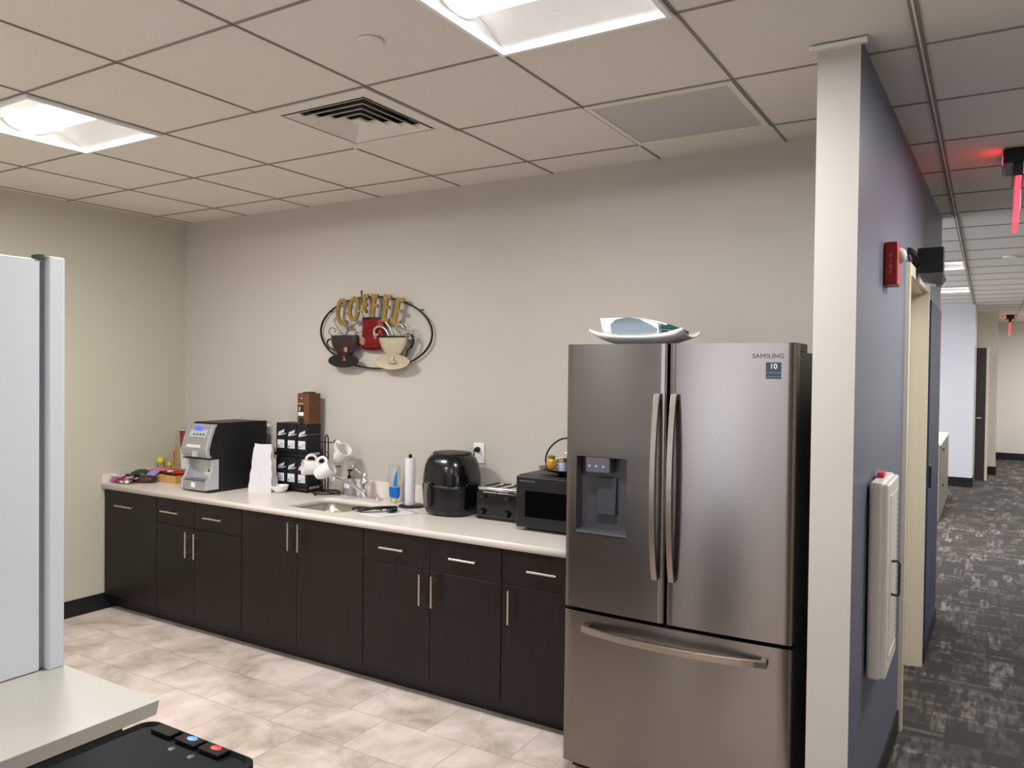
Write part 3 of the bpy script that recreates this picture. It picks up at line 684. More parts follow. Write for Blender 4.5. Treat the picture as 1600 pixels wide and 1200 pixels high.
# ------------------------------------------------------------------ white paper bag and small bowl
bm = BM(); rows = []; bw, bd = .155, .10; c0 = Vector((1.155, -.262, HC)); rot = Matrix.Rotation(math.radians(22), 3, 'Z'); random.seed(3)
for k in range(9):
    u = k/8; z = .305*u; wv = bw/2*(1.04-.28*u**1.6-.04*(1-u)); dv = bd/2*(1-.93*u**1.15) ; g_ = .02*math.sin(u*PI)
    ring = []
    for a, c, f in ((-1,-1,0),(-.33,-1,.004),(.33,-1,-.003),(1,-1,0),(1,0,-1),(1,1,0),(.33,1,0),(-.33,1,0),(-1,1,0),(-1,0,-1)):
        xx = a*wv; yy = c*dv
        if f == -1: xx -= a*.018*min(1,u*1.6)
        else: yy += f*8*math.sin(u*6)*.4
        v = rot @ Vector((xx+random.uniform(-1,1)*.0055*(k>0), yy+random.uniform(-1,1)*.0055*(k>0), 0)); ring.append(bm.verts.new(c0+v+Vector((0,0,z+(random.uniform(-.003,.003) if k == 8 else 0)))))
    rows.append(ring)
for a, c in zip(rows, rows[1:]):
    for k in range(10): bm.faces.new((a[k], a[(k+1)%10], c[(k+1)%10], c[k]))
bm.faces.new(rows[0][::-1])
tag(obj('paper_bag', bm, m_paper, smooth=True, norm=True), 'white paper bag standing upright beside the coffee machine', 'bag')
bm = BM(); lathe(bm, [(0,.003),(.025,.0),(.032,.002),(.052,.022),(.058,.044),(.056,.044),(.048,.022),(.03,.008),(0,.008)], (1.268,-.225,HC), 28)
tag(obj('small_bowl', bm, m_cer, smooth=True), 'small white ceramic bowl in front of the black coffee boxes', 'bowl')

# ------------------------------------------------------------------ rack of coffee boxes
rk = thing('wire_rack', 'black two-tier wire rack holding coffee pod boxes', 'rack', (1.30, -.10, HC))
bm = BM(); RX0, RX1, RY0, RY1 = 1.155, 1.452, -.168, -.032
tiers = (HC+.034, HC+.250)
for x in (RX0, RX1):
    for y in (RY0, RY1): tube(bm, [(x,y,HC+.003),(x,y,tiers[1]+.03)], .003, 6)
obj('frame', bm, m_black, rk)
for z in tiers:
    bm = BM(); box(bm, RX0, RX1, RY0, RY1, z-.022, z)
    tube(bm, [(RX0,RY0,z+.012),(RX1,RY0,z+.012),(RX1,RY1,z+.012),(RX0,RY1,z+.012)], .0025, 6, closed=True)
    obj('shelf', bm, m_black, rk)
    obj('price_strip', box(BM(), RX1-.004+.004, RX1+.003, RY0+.02, RY1-.03, z-.010, z+.006), mat('grey_strip', rgb(170,170,172), .5), rk)
def pod_box(label, first):
    t = thing('coffee_pod_box', label, 'coffee box', (0,0,0), group='black coffee pod boxes on the wire rack')
    w2, d2, h = .0445, .060, .190
    obj('carton', box(BM(), -w2, w2, -d2, d2, 0, h), m_blackmat, t, bevel=.001, bseg=1)
    bm = BM(); z = .118                                              # slanted script mark and line
    for k in range(5):
        xx = -.028+.011*k; prism(bm, [(xx,-d2-.0007,z-.008+.004*k),(xx+.008,-d2-.0007,z-.006+.004*k),(xx+.014,-d2-.0007,z+.016+.004*k),(xx+.006,-d2-.0007,z+.013+.004*k)], (0,.0008,0))
    prism(bm, [(-.03,-d2-.0007,z-.012),(.030,-d2-.0007,z-.002),(.030,-d2-.0007,z+.003),(-.03,-d2-.0007,z-.007)], (0,.0008,0))
    box(bm, .030, w2, -d2-.0006, -d2, z+.002, z+.005)
    obj('script_mark', bm, m_text, t)
    obj('line_mark', box(BM(), w2, w2+.0006, -d2, d2*.8, z+.002, z+.006), m_grey, t)
    obj('paper_label', box(BM(), -.032, .030, -d2-.0012, -d2-.0002, .028, .080), mat('pale_label2', rgb(222,222,226), .6), t)
    bm = BM(); box(bm, -.028, -.014, -d2-.0017, -d2-.0011, .032, .046)
    for k in range(4): box(bm, -.010, .024-.006*(k%2), -d2-.0017, -d2-.0011, .036+.007*k, .038+.007*k)
    obj('print', bm, mat('blue_grey_print', rgb(110,114,128), .6), t)
    return t
pb = pod_box('', True); xs = (1.207, 1.302, 1.397); k = 0
for ti, z in enumerate(tiers):
    for xi, x in enumerate(xs):
        if ti == 0 and xi == 0: pass
        where = ('left', 'middle', 'right')[xi]
        lb = f'{where} black coffee box on the {"upper" if ti else "lower"} tier of the rack'
        if ti == 0: lb = {0:'lower-tier black coffee box at left, mostly hidden behind the white bag', 1:'lower-tier black coffee box behind the small white bowl', 2:'lower-tier black coffee box at right, next to the mug stand'}[xi]
        if k == 0: pb.location = (x, -.100, z); pb['label'] = lb
        else: dup(pb, (x, -.100, z), lb)
        k += 1
# tall brown pod box on top
zt = tiers[1]+.190; t = thing('brown_pod_box', 'tall brown and orange coffee pod carton standing on the black boxes', 'coffee box', (1.397, -.10, zt))
m_brn = mat('brown_carton', rgb(100,62,30), .5, vary=.35, vscale=22)
obj('carton', box(BM(), 1.345, 1.447, -.150, -.050, zt, zt+.196), m_brn, t, bevel=.001)
bm = BM(); lathe(bm, [(.032,0),(.032,.008),(0,.010)], (1.397,-.10,zt+.196), 20, sy=1.5); obj('lid_tab', bm, mat('dark_brown', rgb(50,34,26), .5), t)
bm = BM(); box(bm, 1.352, 1.400, -.1510, -.1501, zt+.052, zt+.075); obj('white_label', bm, m_text, t)
bm = BM(); box(bm, 1.352, 1.400, -.1512, -.1501, zt+.080, zt+.118); obj('dark_patch', bm, mat('patch_dark', rgb(40,30,26), .5), t)
bm = BM(); box(bm, 1.358, 1.372, -.1518, -.1513, zt+.085, zt+.108); box(bm, 1.354, 1.398, -.1518, -.1501, zt+.126, zt+.133); obj('pale_patch', bm, mat('patch_tan', rgb(206,160,112), .5), t)
bm = BM(); lathe(bm, [(0,0),(.022,0),(.022,.0006),(0,.0006)], (0,0,0), 20, mat4=Matrix.Translation((1.382,-.1501,zt+.020)) @ RF); obj('perforated_opening', bm, m_darkvoid, t)
bm = BM(); lathe(bm, [(0,0),(.020,0),(.020,.0006)], (0,0,0), 20, sy=.6, mat4=Matrix.Translation((1.375,-.1501,zt+.166)) @ RF)
lathe(bm, [(0,0),(.020,0),(.020,.0006)], (0,0,0), 20, sy=.6, mat4=Matrix.Translation((1.4471,-.10,zt+.166)) @ RX); obj('emblem', bm, mat('emblem_brown', rgb(78,66,60), .4), t)
bm = BM(); lathe(bm, [(0,0),(.005,0),(.005,.0006)], (0,0,0), 12, mat4=Matrix.Translation((1.382,-.1510,zt+.164)) @ RF); obj('emblem_centre', bm, m_text, t)

# ------------------------------------------------------------------ mug stand and mugs
ms = thing('mug_stand', 'dark bronze wire mug tree behind the sink', 'mug stand', (1.575, -.10, HC))
bm = BM(); n = 28
tube(bm, [(1.575+.085*math.cos(2*PI*k/n), -.12+.085*math.sin(2*PI*k/n), HC+.014) for k in range(n)], .005, 8, closed=True)
for a in (0, 2.1, 4.2): lathe(bm, [(0,-.014),(.006,-.010),(.006,0),(0,.004)], (1.575+.085*math.cos(a+.4), -.12+.085*math.sin(a+.4), HC+.014), 10)
tube(bm, [(1.49,-.12,HC+.014),(1.66,-.12,HC+.014)], .004, 6)
obj('base_ring', bm, m_bronze, ms, smooth='all')
bm = BM(); tube(bm, smooth_pts([(1.562,-.12,HC+.014),(1.562,-.12,HC+.2),(1.562,-.12,HC+.34),(1.567,-.12,HC+.368),(1.575,-.12,HC+.376),(1.583,-.12,HC+.368),(1.588,-.12,HC+.34),(1.588,-.12,HC+.2),(1.588,-.12,HC+.014)]), .0042, 8)
for z in (.15, .21, .27, .33): tube(bm, [(1.562,-.12,HC+z),(1.588,-.12,HC+z)], .003, 6)
obj('post', bm, m_bronze, ms, smooth='all')
bm = BM(); tube(bm, smooth_pts([(1.588,-.12,HC+.330),(1.62,-.125,HC+.332),(1.650,-.135,HC+.338),(1.662,-.14,HC+.352)]), .0035, 6)
tube(bm, smooth_pts([(1.562,-.12,HC+.330),(1.53,-.115,HC+.330),(1.50,-.11,HC+.333),(1.492,-.108,HC+.342)]), .0035, 6)
for e_ in ((1.515,-.16,.245),(1.615,-.17,.245),(1.54,-.07,.245),(1.68,-.10,.185)):
    tube(bm, smooth_pts([(1.575,-.12,HC+e_[2]-.01),((1.575+e_[0])/2,(e_[1]-.12)/2,HC+e_[2]-.008),(e_[0],e_[1],HC+e_[2])]), .0035, 6)
obj('hook', bm, m_bronze, ms, smooth='all')
def mug(label, c, axis, up, first=[None]):
    ax = Vector(axis).normalized(); hx = Vector(up); hx = (hx - ax*hx.dot(ax)).normalized(); hy = ax.cross(hx)
    m4 = Matrix((hx, hy, ax)).transposed().to_4x4(); m4.translation = Vector(c)
    if first[0] is None:
        t = thing('mug', label, 'mug', (0,0,0), group='white mugs on the wire stand')
        bm = BM(); lathe(bm, [(0,-.050),(.026,-.050),(.028,-.046),(.036,-.030),(.041,-.005),(.043,.050),(.040,.050),(.038,-.004),(.030,-.036),(0,-.040)], (0,0,0), 28); obj('cup', bm, m_cer, t, smooth=True)
        bm = BM(); tube(bm, smooth_pts([(.038,0,-.022),(.058,0,-.018),(.074,0,.002),(.070,0,.026),(.054,0,.036),(.040,0,.034)]), .006, 10, flat=(1,1.3)); obj('handle', bm, m_cer, t, smooth='all')
        first[0] = t
    else: t = dup(first[0], (0,0,0), label)
    t.matrix_world = m4 @ Matrix.Scale(1.14, 4); return t
mug('white mug hanging at the upper right of the mug tree, mouth towards the room', (1.705,-.13,HC+.262), (.66,-.18,.60), (-.7,.1,.85))
mug('white mug hanging at the lower left of the mug tree, mouth facing left', (1.510,-.185,HC+.172), (-.52,-.85,.06), (.35,0,.9))
mug('white mug hanging lower and centre on the tree, bottom facing the room', (1.622,-.19,HC+.160), (.70,.30,.42), (-.62,-.1,.85))

# ------------------------------------------------------------------ soap bottle, gel tube, paper towel
t = thing('soap_bottle', 'small clear soap bottle with white label and black pump beside the mug stand', 'bottle', (1.715, -.075, HC))
bm = BM(); lathe(bm, [(0,.001),(.034,0),(.037,.006),(.037,.085),(.030,.098),(.013,.104),(0,.104)], (1.715,-.075,HC), 20, pw=5, sx=1, sy=.6); obj('bottle', bm, mat('clear_grey_plastic', rgb(196,192,200), .15, trans=.5), t, smooth=True)
obj('paper_label', box(BM(), 1.690, 1.738, -.0985, -.0975, HC+.045, HC+.072), m_text, t)
bm = BM(); cyl(bm, (1.715,-.075,HC+.104), (1.715,-.075,HC+.122), .011); cyl(bm, (1.715,-.075,HC+.122), (1.715,-.075,HC+.150), .004); box(bm, 1.705, 1.735, -.083, -.067, HC+.150, HC+.160); obj('pump', bm, m_black, t)
t.location.x -= .015; t.location.y += .028
t = thing('dish_soap_tube', 'clear upright dish soap bottle with blue label behind the sink', 'bottle', (2.113, -.10, HC))
bm = BM(); lathe(bm, [(0,.0),(.024,0),(.026,.02),(.030,.03),(.034,.06),(.038,.15),(.037,.20),(.036,.219),(0,.219)], (2.113,-.10,HC), 24, sy=.55, pw=2.6); obj('bottle', bm, mat('clear_plastic', rgb(225,228,226), .12, trans=.75), t, smooth=True)
bm = BM(); lathe(bm, [(.031,.028),(.0345,.035),(.0365,.060),(.0375,.092),(0,.092)], (2.113,-.10,HC), 24, sy=.57, pw=2.6); obj('liquid', bm, mat('blue_gel', rgb(20,104,190), .2), t, smooth=True, label='bright blue dish soap')
bm = BM(); prism(bm, [(2.120,-.123,HC+.10),(2.150,-.122,HC+.10),(2.151,-.122,HC+.20),(2.140,-.123,HC+.175),(2.128,-.123,HC+.14)], (0,.002,0)); obj('paper_label', bm, mat('blue_label', rgb(36,112,180), .35), t)
bm = BM(); lathe(bm, [(0,-.013),(.009,-.009),(.013,0),(.009,.009),(0,.013)], (2.140,-.135,HC+.014), 16); obj('nozzle', bm, mat('lime_plastic', rgb(196,204,60), .4), t, smooth=True, label='lime green stopper')
t = thing('paper_towel_holder', 'black paper towel holder with a nearly used white roll', 'paper towel holder', (2.287, -.17, HC))
bm = BM(); lathe(bm, [(0,0),(.075,0),(.078,.004),(.070,.010),(0,.012)], (2.287,-.155,HC), 30); obj('base', bm, m_black, t, smooth=True)
bm = BM(); cyl(bm, (2.287,-.17,HC+.012), (2.287,-.17,HC+.290), .006); lathe(bm, [(.009,.286),(.011,.294),(.009,.304),(0,.308)], (2.287,-.17,HC), 14); obj('rod', bm, m_black, t, smooth=True)
bm = BM(); lathe(bm, [(.0,.013),(.029,.013),(.030,.016),(.030,.280),(.028,.283),(0,.283)], (2.287,-.17,HC), 28); obj('paper_roll', bm, m_paper, t, smooth=True)

# paper sheets with black salad tongs lying on them
bm = BM(); n = 10; g = []
P0, P1, P2, P3 = Vector((2.17,-.50,0)), Vector((2.36,-.53,0)), Vector((2.47,-.31,0)), Vector((2.26,-.24,0))
for i in range(n+1):
    row = []
    for j in range(n+1):
        u, v = i/n, j/n; p = P0*(1-u)*(1-v)+P1*u*(1-v)+P2*u*v+P3*(1-u)*v; row.append(bm.verts.new((p.x, p.y, HC+.0015+.002*abs(math.sin(u*7)*math.sin(v*5)))))
    g.append(row)
for i in range(n):
    for j in range(n): bm.faces.new((g[i][j], g[i+1][j], g[i+1][j+1], g[i][j+1]))
o = tag(obj('paper_sheet', bm, m_paper, smooth='all', norm=False), 'white paper towel sheet lying on the worktop right of the sink', 'paper sheet')
md = o.modifiers.new('s','SOLIDIFY'); md.thickness = .001
t = thing('salad_tongs', 'black plastic tongs lying on the white paper sheet', 'tongs', (2.26, -.42, HC+.003))
bm = BM(); zz = HC+.016
tube(bm, smooth_pts([(2.115,-.455,zz-.004),(2.14,-.46,zz+.004),(2.18,-.465,zz+.010),(2.235,-.44,zz+.008),(2.27,-.40,zz+.004)]), [.009]*24+[.014], 8, flat=(1.5,.8)); obj('arm', bm, m_black, t, smooth='all')
bm = BM(); tube(bm, smooth_pts([(2.175,-.480,zz-.002),(2.215,-.462,zz+.004),(2.255,-.42,zz+.010),(2.285,-.365,zz+.008),(2.31,-.32,zz+.004)]), .013, 8, flat=(1.8,.7)); obj('arm', bm, m_black, t, smooth='all')
bm = BM(); lathe(bm, [(0,.010),(.022,.008),(.026,0),(.022,-.006),(0,-.008)], (2.325,-.375,zz-.002), 18, sy=1.5); obj('head', bm, m_black, t, smooth=True)
tag(obj('sponge', box(BM(), 1.905,1.965,-.212,-.1945,HC-.066,HC-.040), mat('blue_sponge', rgb(120,150,190), .9), bevel=.004), 'pale blue sponge stuck to the back wall of the sink', 'sponge')

# ------------------------------------------------------------------ air fryer
af = thing('air_fryer', 'large black egg-shaped air fryer on the worktop', 'air fryer', (2.622, -.195, HC))
C_ = (2.603,-.195,HC)
bm = BM(); lathe(bm, [(0,.004),(.118,.004),(.134,.012),(.140,.03),(.148,.09),(.152,.15),(.150,.21),(.141,.27),(.126,.308),(.105,.330),(.075,.340),(0,.342)], C_, 48, sx=1, sy=.95, pw=2.7); obj('body', bm, m_blackgl, af, smooth='all')
bm = BM(); lathe(bm, [(0,0),(.112,0),(.112,.006),(0,.006)], C_, 32); obj('foot', bm, m_black, af)
bm = BM(); lathe(bm, [(.098,.330),(.104,.335),(.098,.342),(.06,.3465),(0,.348)], C_, 40, sy=.85, pw=3); obj('top_panel', bm, m_dark, af, smooth=True)
bm = BM(); lathe(bm, [(.1415,.034),(.1495,.085),(.1545,.150),(.1545,.168),(.1515,.170),(.150,.15)], C_, 48, sy=.95, pw=2.7)
bmesh.ops.delete(bm, geom=[f for f in bm.faces if f.calc_center_median().y > C_[1]-.080], context='FACES'); obj('basket_front', bm, m_black, af, smooth='all')
bm = BM(); hp = [(2.556,-.330,HC+.186),(2.556,-.372,HC+.180),(2.554,-.378,HC+.12),(2.548,-.364,HC+.055),(2.548,-.325,HC+.050)]
rows = []
for p in hp: rows.append([bm.verts.new((p[0]+dx, p[1]+dy, p[2])) for dx, dy in ((-.012,0),(.012,0),(.012,.012),(-.012,.012))])
for a, c in zip(rows, rows[1:]):
    for k in range(4): bm.faces.new((a[k], a[(k+1)%4], c[(k+1)%4], c[k]))
bm.faces.new(rows[0]); bm.faces.new(rows[-1]); obj('handle', bm, mat('warm_grey_handle', rgb(110,102,96), .35, .3), af, bevel=.002, label='grey basket handle')
obj('badge', box(BM(), 2.580, 2.602, -.318, -.310, HC+.293, HC+.300), m_text, af)
bm = BM()
for k in range(4): lathe(bm, [(0,0),(.004,0),(.004,.001)], (0,0,0), 10, mat4=Matrix.Translation((2.660,-.330+.003*k,HC+.20+.018*k)) @ Matrix.Rotation(.35,4,'Z') @ RF)
obj('button', bm, m_grey, af)
# outlets
def outlet(x, z, label, ln=None):
    t = thing('wall_outlet', label, 'outlet', (x, 0, z))
    obj('cover_plate', box(BM(), x-.036, x+.036, -.007, -.0005, z-.058, z+.058), m_white, t, bevel=.003)
    for dz_ in (-.024, .022):
        bm = BM(); prism(bm, [(x+px, -.0072, z+dz_+pz) for px, pz in rrect(-.016, .016, -.014, .014, .006)], (0,-.0015,0)); s_ = obj('socket', bm, m_white, t)
        bm = BM(); box(bm, x-.008, x-.006, -.0092, -.0085, z+dz_-.004, z+dz_+.006); box(bm, x+.006, x+.008, -.0092, -.0085, z+dz_-.004, z+dz_+.006); obj('slot', bm, m_black, s_)
outlet(2.654, 1.186, 'white wall outlet behind the air fryer with a black plug in it')
tag(obj('wall_plate', box(BM(), .815, .932, -.007, -.0005, 1.205, 1.274), m_white, bevel=.003), 'white blank wall plate mostly hidden behind the coffee machine', 'wall plate')
bm = BM(); lathe(bm, [(0,0),(.015,0),(.017,.006),(.014,.022),(.006,.032),(0,.032)], (0,0,0), 14, mat4=Matrix.Translation((2.652,-.009,1.208)) @ RF)
t = thing('power_cord', 'black power cord plugged into the outlet behind the air fryer', 'cord', (2.652, -.02, 1.2))
obj('plug', bm, m_black, t, smooth=True)
bm = BM(); tube(bm, smooth_pts([(2.652,-.038,1.208),(2.652,-.052,1.205),(2.66,-.055,1.14),(2.66,-.022,1.06),(2.65,-.026,1.0)]), .0035, 8); obj('cable', bm, m_black, t, smooth='all')

# ------------------------------------------------------------------ toaster
tx0, tx1, ty0, ty1 = 2.795, 3.095, -.252, -.030
to = thing('toaster', 'black four-slice toaster with chrome top between air fryer and microwave', 'toaster', ((tx0+tx1)/2, -.14, HC))
obj('body', box(BM(), tx0, tx1, ty0, ty1, HC+.010, HC+.158), m_blackgl, to, bevel=.018, bseg=4, smooth=True)
obj('base', box(BM(), tx0+.01, tx1-.01, ty0+.01, ty1-.01, HC, HC+.012), m_black, to)
bm = BM(); pts = [(x, y, HC+.156) for x, y in rrect(tx0+.004, tx1-.004, ty0+.004, ty1-.004, .02)]; prism(bm, pts, (0,0,.018)); obj('top_plate', bm, m_chrome, to, bevel=.006, bseg=3, smooth=True, label='chrome top plate')
for k in range(4):
    x = tx0+.045+.07*k; obj('slot', box(BM(), x-.014, x+.014, ty0+.040, ty1-.035, HC+.1735, HC+.1750), m_darkvoid, to)
for k in range(3):
    x = tx0+.080+.07*k; obj('slot_guard', box(BM(), x-.011, x+.011, ty1-.075, ty1-.045, HC+.174, HC+.180), m_chrome, to, bevel=.002)
obj('trim', box(BM(), tx0+.055, tx1-.16, ty0-.002, ty0+.001, HC+.146, HC+.153), m_chrome, to)
for x in (tx0+.055, tx0+.21):
    bm = BM(); lathe(bm, [(0,.0),(.018,0),(.018,.003)], (0,0,0), 20, mat4=Matrix.Translation((x,ty0,HC+.045)) @ RF); kn = obj('dial_ring', bm, m_dark, to, smooth=True)
    bm = BM(); lathe(bm, [(0,.022),(.011,.022),(.014,.003),(.014,0)], (0,0,0), 18, mat4=Matrix.Translation((x,ty0-.001,HC+.045)) @ RF); obj('knob', bm, m_blackgl, to, smooth=True)
    obj('lever', box(BM(), x-.016, x+.016, ty0-.022, ty0+.002, HC+.120, HC+.130), m_black, to, bevel=.003)
    obj('lever_slot', box(BM(), x-.002, x+.002, ty0-.0008, ty0+.002, HC+.070, HC+.118), m_dark, to)

# ------------------------------------------------------------------ microwave
mx0, mx1, my0, my1, mz0, mz1 = 3.133, 3.640, -.388, -.035, HC+.018, 1.142
mw = thing('microwave', 'black countertop microwave oven beside the fridge', 'microwave', ((mx0+mx1)/2, -.21, HC))
m_mw = mat('microwave_black', rgb(24,23,24), .38)
obj('body', box(BM(), mx0, mx1, my0+.028, my1, mz0, mz1), m_mw, mw, bevel=.006, bseg=3, smooth=True)
md_ = obj('door', box(BM(), mx0+.001, mx1-.11, my0, my0+.027, mz0, mz1-.003), m_mw, mw, bevel=.008, bseg=3, smooth=True)
obj('window', box(BM(), mx0+.055, mx1-.14, my0-.0015, my0+.004, mz0+.055, mz1-.075), mat('smoked_glass', rgb(6,6,7), .08, coat=.6), md_)
obj('control_panel', box(BM(), mx1-.108, mx1-.001, my0, my0+.027, mz0, mz1-.003), m_black, mw, bevel=.005)
bm = BM(); box(bm, mx0+.02, mx1-.13, my0-.0012, my0+.002, mz0+.033, mz0+.036); obj('seam_line', bm, m_black, md_)
bm = textbm('SHARP CAROUSEL', .011, (mx0+.022, my0-.0006, mz1-.028), RF, .0006, align='LEFT'); obj('lettering', bm, m_grey, md_)
bm = BM()
for x in (mx0+.04, mx1-.04):
    for y in (my0+.06, my1-.04): cyl(bm, (x,y,HC), (x,y,mz0+.002), .014, 12)
obj('foot', bm, m_black, mw)
# hoop-handled tray with ornaments
tc_ = (3.345, -.215); tz = mz1
t = thing('hoop_tray', 'round dark tray with a tall hoop handle on top of the microwave', 'tray', (tc_[0], tc_[1], tz))
bm = BM(); lathe(bm, [(0,0),(.055,0),(.060,.006),(.110,.016),(.155,.030),(.158,.034),(.150,.033),(.105,.021),(.05,.012),(0,.012)], (tc_[0],tc_[1],tz), 36); obj('plate', bm, mat('dark_enamel', rgb(46,44,56), .25), t, smooth=True)
bm = BM(); tube(bm, smooth_pts([(tc_[0]-.128,tc_[1],tz+.022),(tc_[0]-.138,tc_[1],tz+.07),(tc_[0]-.115,tc_[1],tz+.125),(tc_[0]-.06,tc_[1],tz+.170),(tc_[0],tc_[1],tz+.182),(tc_[0]+.06,tc_[1],tz+.170),(tc_[0]+.115,tc_[1],tz+.125),(tc_[0]+.138,tc_[1],tz+.07),(tc_[0]+.128,tc_[1],tz+.022)]), .0045, 8); obj('hoop_handle', bm, m_bronze, t, smooth='all')
base = tz+.013
g_ = thing('glass_jar', 'small amber and green glass jar on the dark tray over the microwave', 'jar', (3.248, -.235, base))
bm = BM(); lathe(bm, [(0,0),(.018,0),(.026,.012),(.028,.03),(.022,.045),(.018,.052),(.015,.052),(0,.048)], (3.252,-.235,base+.010), 18); obj('jar', bm, mat('amber_glass', rgb(196,140,50), .15, vary=.5, vscale=60), g_, smooth=True)
bm = BM(); lathe(bm, [(.018,.052),(.020,.062),(.012,.068),(0,.068)], (3.252,-.235,base+.010), 16); obj('lid', bm, mat('moss_green', rgb(96,110,50), .5), g_, smooth=True)
fl = thing('flower_posy', 'small posy of peach and white artificial flowers on the dark tray', 'flowers', (3.315, -.235, base))
random.seed(5)
bm = BM()
for k in range(14):
    a = random.uniform(0, 6.28); rr_ = random.uniform(0,.035); lathe(bm, [(0,-.006),(.010,0),(.004,.014),(0,.018)], (3.315+rr_*math.cos(a), -.235+rr_*math.sin(a), base+.010+random.uniform(0,.05)), 6, sy=.4)
obj('foliage', bm, mat('leaf_green', rgb(84,100,60), .6), fl)
for cc, cn in (((3.325,-.255,base+.070),'peach_petal'),((3.295,-.225,base+.062),'cream_petal'),((3.340,-.215,base+.092),'white_petal')):
    bm = BM()
    for k in range(7):
        a = k*2*PI/7; lathe(bm, [(0,-.003),(.010,0),(.011,.004),(0,.006)], (cc[0]+.012*math.cos(a), cc[1]+.012*math.sin(a), cc[2]), 8)
    lathe(bm, [(0,-.008),(.009,0),(0,.012)], cc, 8)
    obj('blossom', bm, mat(cn, {'peach_petal':rgb(232,176,150),'cream_petal':rgb(226,214,190),'white_petal':rgb(240,232,230)}[cn], .6), fl, smooth='all')
bm = BM(); cyl(bm, (3.315,-.235,base), (3.315,-.235,base+.05), .02, 12); obj('pot', bm, mat('lilac_pot', rgb(186,176,206), .4), fl)

# ------------------------------------------------------------------ snacks and cups at the left end
def tray_box(label, x0, x1, y0, y1, h):
    t = thing('wooden_box', label, 'box', ((x0+x1)/2, (y0+y1)/2, HC)); w_ = .007
    bm = BM(); box(bm, x0, x1, y0, y0+w_, HC, HC+h); box(bm, x0, x1, y1-w_, y1, HC, HC+h); box(bm, x0, x0+w_, y0+w_, y1-w_, HC, HC+h); box(bm, x1-w_, x1, y0+w_, y1-w_, HC, HC+h); obj('side', bm, m_wood, t, bevel=.001, bseg=1)
    obj('bottom', box(BM(), x0+w_, x1-w_, y0+w_, y1-w_, HC, HC+.006), m_wood, t)
tray_box('low wooden box of snacks beside the coffee machine', .250, .430, -.385, -.185, .052)
tray_box('low wooden box behind the bag of sweets, smaller of the two', .128, .240, -.395, -.235, .046)
def packet(name, label, c, w_, d_, h, rz, m, cat='packet', tilt=0):
    bm = BM(); n = 6; g = [[], []]
    R_ = Matrix.Translation(Vector(c)) @ Matrix.Rotation(rz, 4, 'Z') @ Matrix.Rotation(tilt, 4, 'X')
    for s_ in (0, 1):
        for i in range(n+1):
            row = []
            for j in range(n+1):
                u, v = i/n*2-1, j/n*2-1; p = (1-u**4)*(1-v**4); z = h*.5*p*(1 if s_ else -1)
                row.append(bm.verts.new(R_ @ Vector((u*w_/2, v*d_/2, z+h*.5))))
            g[s_].append(row)
    for s_ in (0, 1):
        for i in range(n):
            for j in range(n): bm.faces.new((g[s_][i][j], g[s_][i+1][j], g[s_][i+1][j+1], g[s_][i][j+1]))
    bmesh.ops.remove_doubles(bm, verts=bm.verts, dist=1e-5)
    return tag(obj(name, bm, m, smooth='all'), label, cat)
red_p = mat('red_foil', rgb(170,28,34), .35); pink_p = mat('pink_foil', rgb(222,110,108), .35); pur_p = mat('lilac_foil', rgb(140,130,196), .35); blk_p = mat('black_foil', rgb(24,24,34), .3)
whi_p = mat('white_foil', rgb(226,226,230), .35); grn_p = mat('dark_green_foil', rgb(46,58,50), .35); brn_p = mat('brown_foil', rgb(66,42,36), .35)
packet('snack_packet', 'red snack packet on top of the larger wooden box', (.370,-.285,HC+.050), .12, .15, .034, .4, red_p)
packet('snack_packet', 'white sachet between the dark and red packets in the wooden box', (.305,-.330,HC+.064), .035, .05, .014, -.3, whi_p)
packet('snack_packet', 'black snack packet at the left of the larger wooden box', (.285,-.300,HC+.048), .06, .13, .018, .1, blk_p)
packet('snack_packet', 'lilac snack packet hanging over the smaller wooden box', (.205,-.395,HC+.050), .085, .075, .02, .3, pur_p, tilt=.5)
packet('snack_packet', 'pink snack packet lying at the back of the smaller wooden box', (.160,-.300,HC+.050), .13, .12, .034, .2, pink_p)
packet('snack_packet', 'dark green snack packet leaning behind the bag of sweets', (.098,-.415,HC+.004), .12, .11, .075, .5, grn_p)
packet('snack_packet', 'brown snack packet between the sweets bag and the wooden box', (.235,-.462,HC+.002), .12, .09, .050, .6, brn_p)
bg = thing('sweets_bag', 'clear plastic bag of assorted wrapped sweets at the left end', 'bag of sweets', (.125, -.545, HC))
random.seed(11); i = 0
for k in range(26):
    bm = BM(); cxx, cyy = .128+random.uniform(-.075,.08), -.540+random.uniform(-.055,.055); zz = HC+.010+random.uniform(0,.045)
    lathe(bm, [(0,-.010),(.016,-.007),(.021,0),(.016,.007),(0,.010)], (cxx,cyy,zz), 10, sy=.7)
    ang = random.uniform(0,3.14)
    for s_ in (-1,1): prism(bm, [(cxx+s_*.015*math.cos(ang),cyy+s_*.010*math.sin(ang),zz),(cxx+s_*.03*math.cos(ang+.35),cyy+s_*.03*math.sin(ang+.35),zz+.004),(cxx+s_*.03*math.cos(ang-.35),cyy+s_*.03*math.sin(ang-.35),zz+.004)], (0,0,.0015))
    obj('wrapped_sweet', bm, random.choice([red_p, whi_p, pink_p, grn_p, pink_p, pur_p, whi_p, whi_p]), bg, smooth=True)
bm = BM(); lathe(bm, [(0,0),(.075,0),(.100,.014),(.108,.034),(.092,.058),(.05,.074),(0,.078)], (.127,-.545,HC+.0005), 26, sy=.78)
for v in bm.verts: v.co += Vector((random.uniform(-1,1), random.uniform(-1,1), random.uniform(0,1)))*.003
m_film = mat('clear_film', rgb(240,236,240), .12, trans=1, ior=1.05, alpha=.35); obj('clear_bag', bm, m_film, bg, smooth='all')
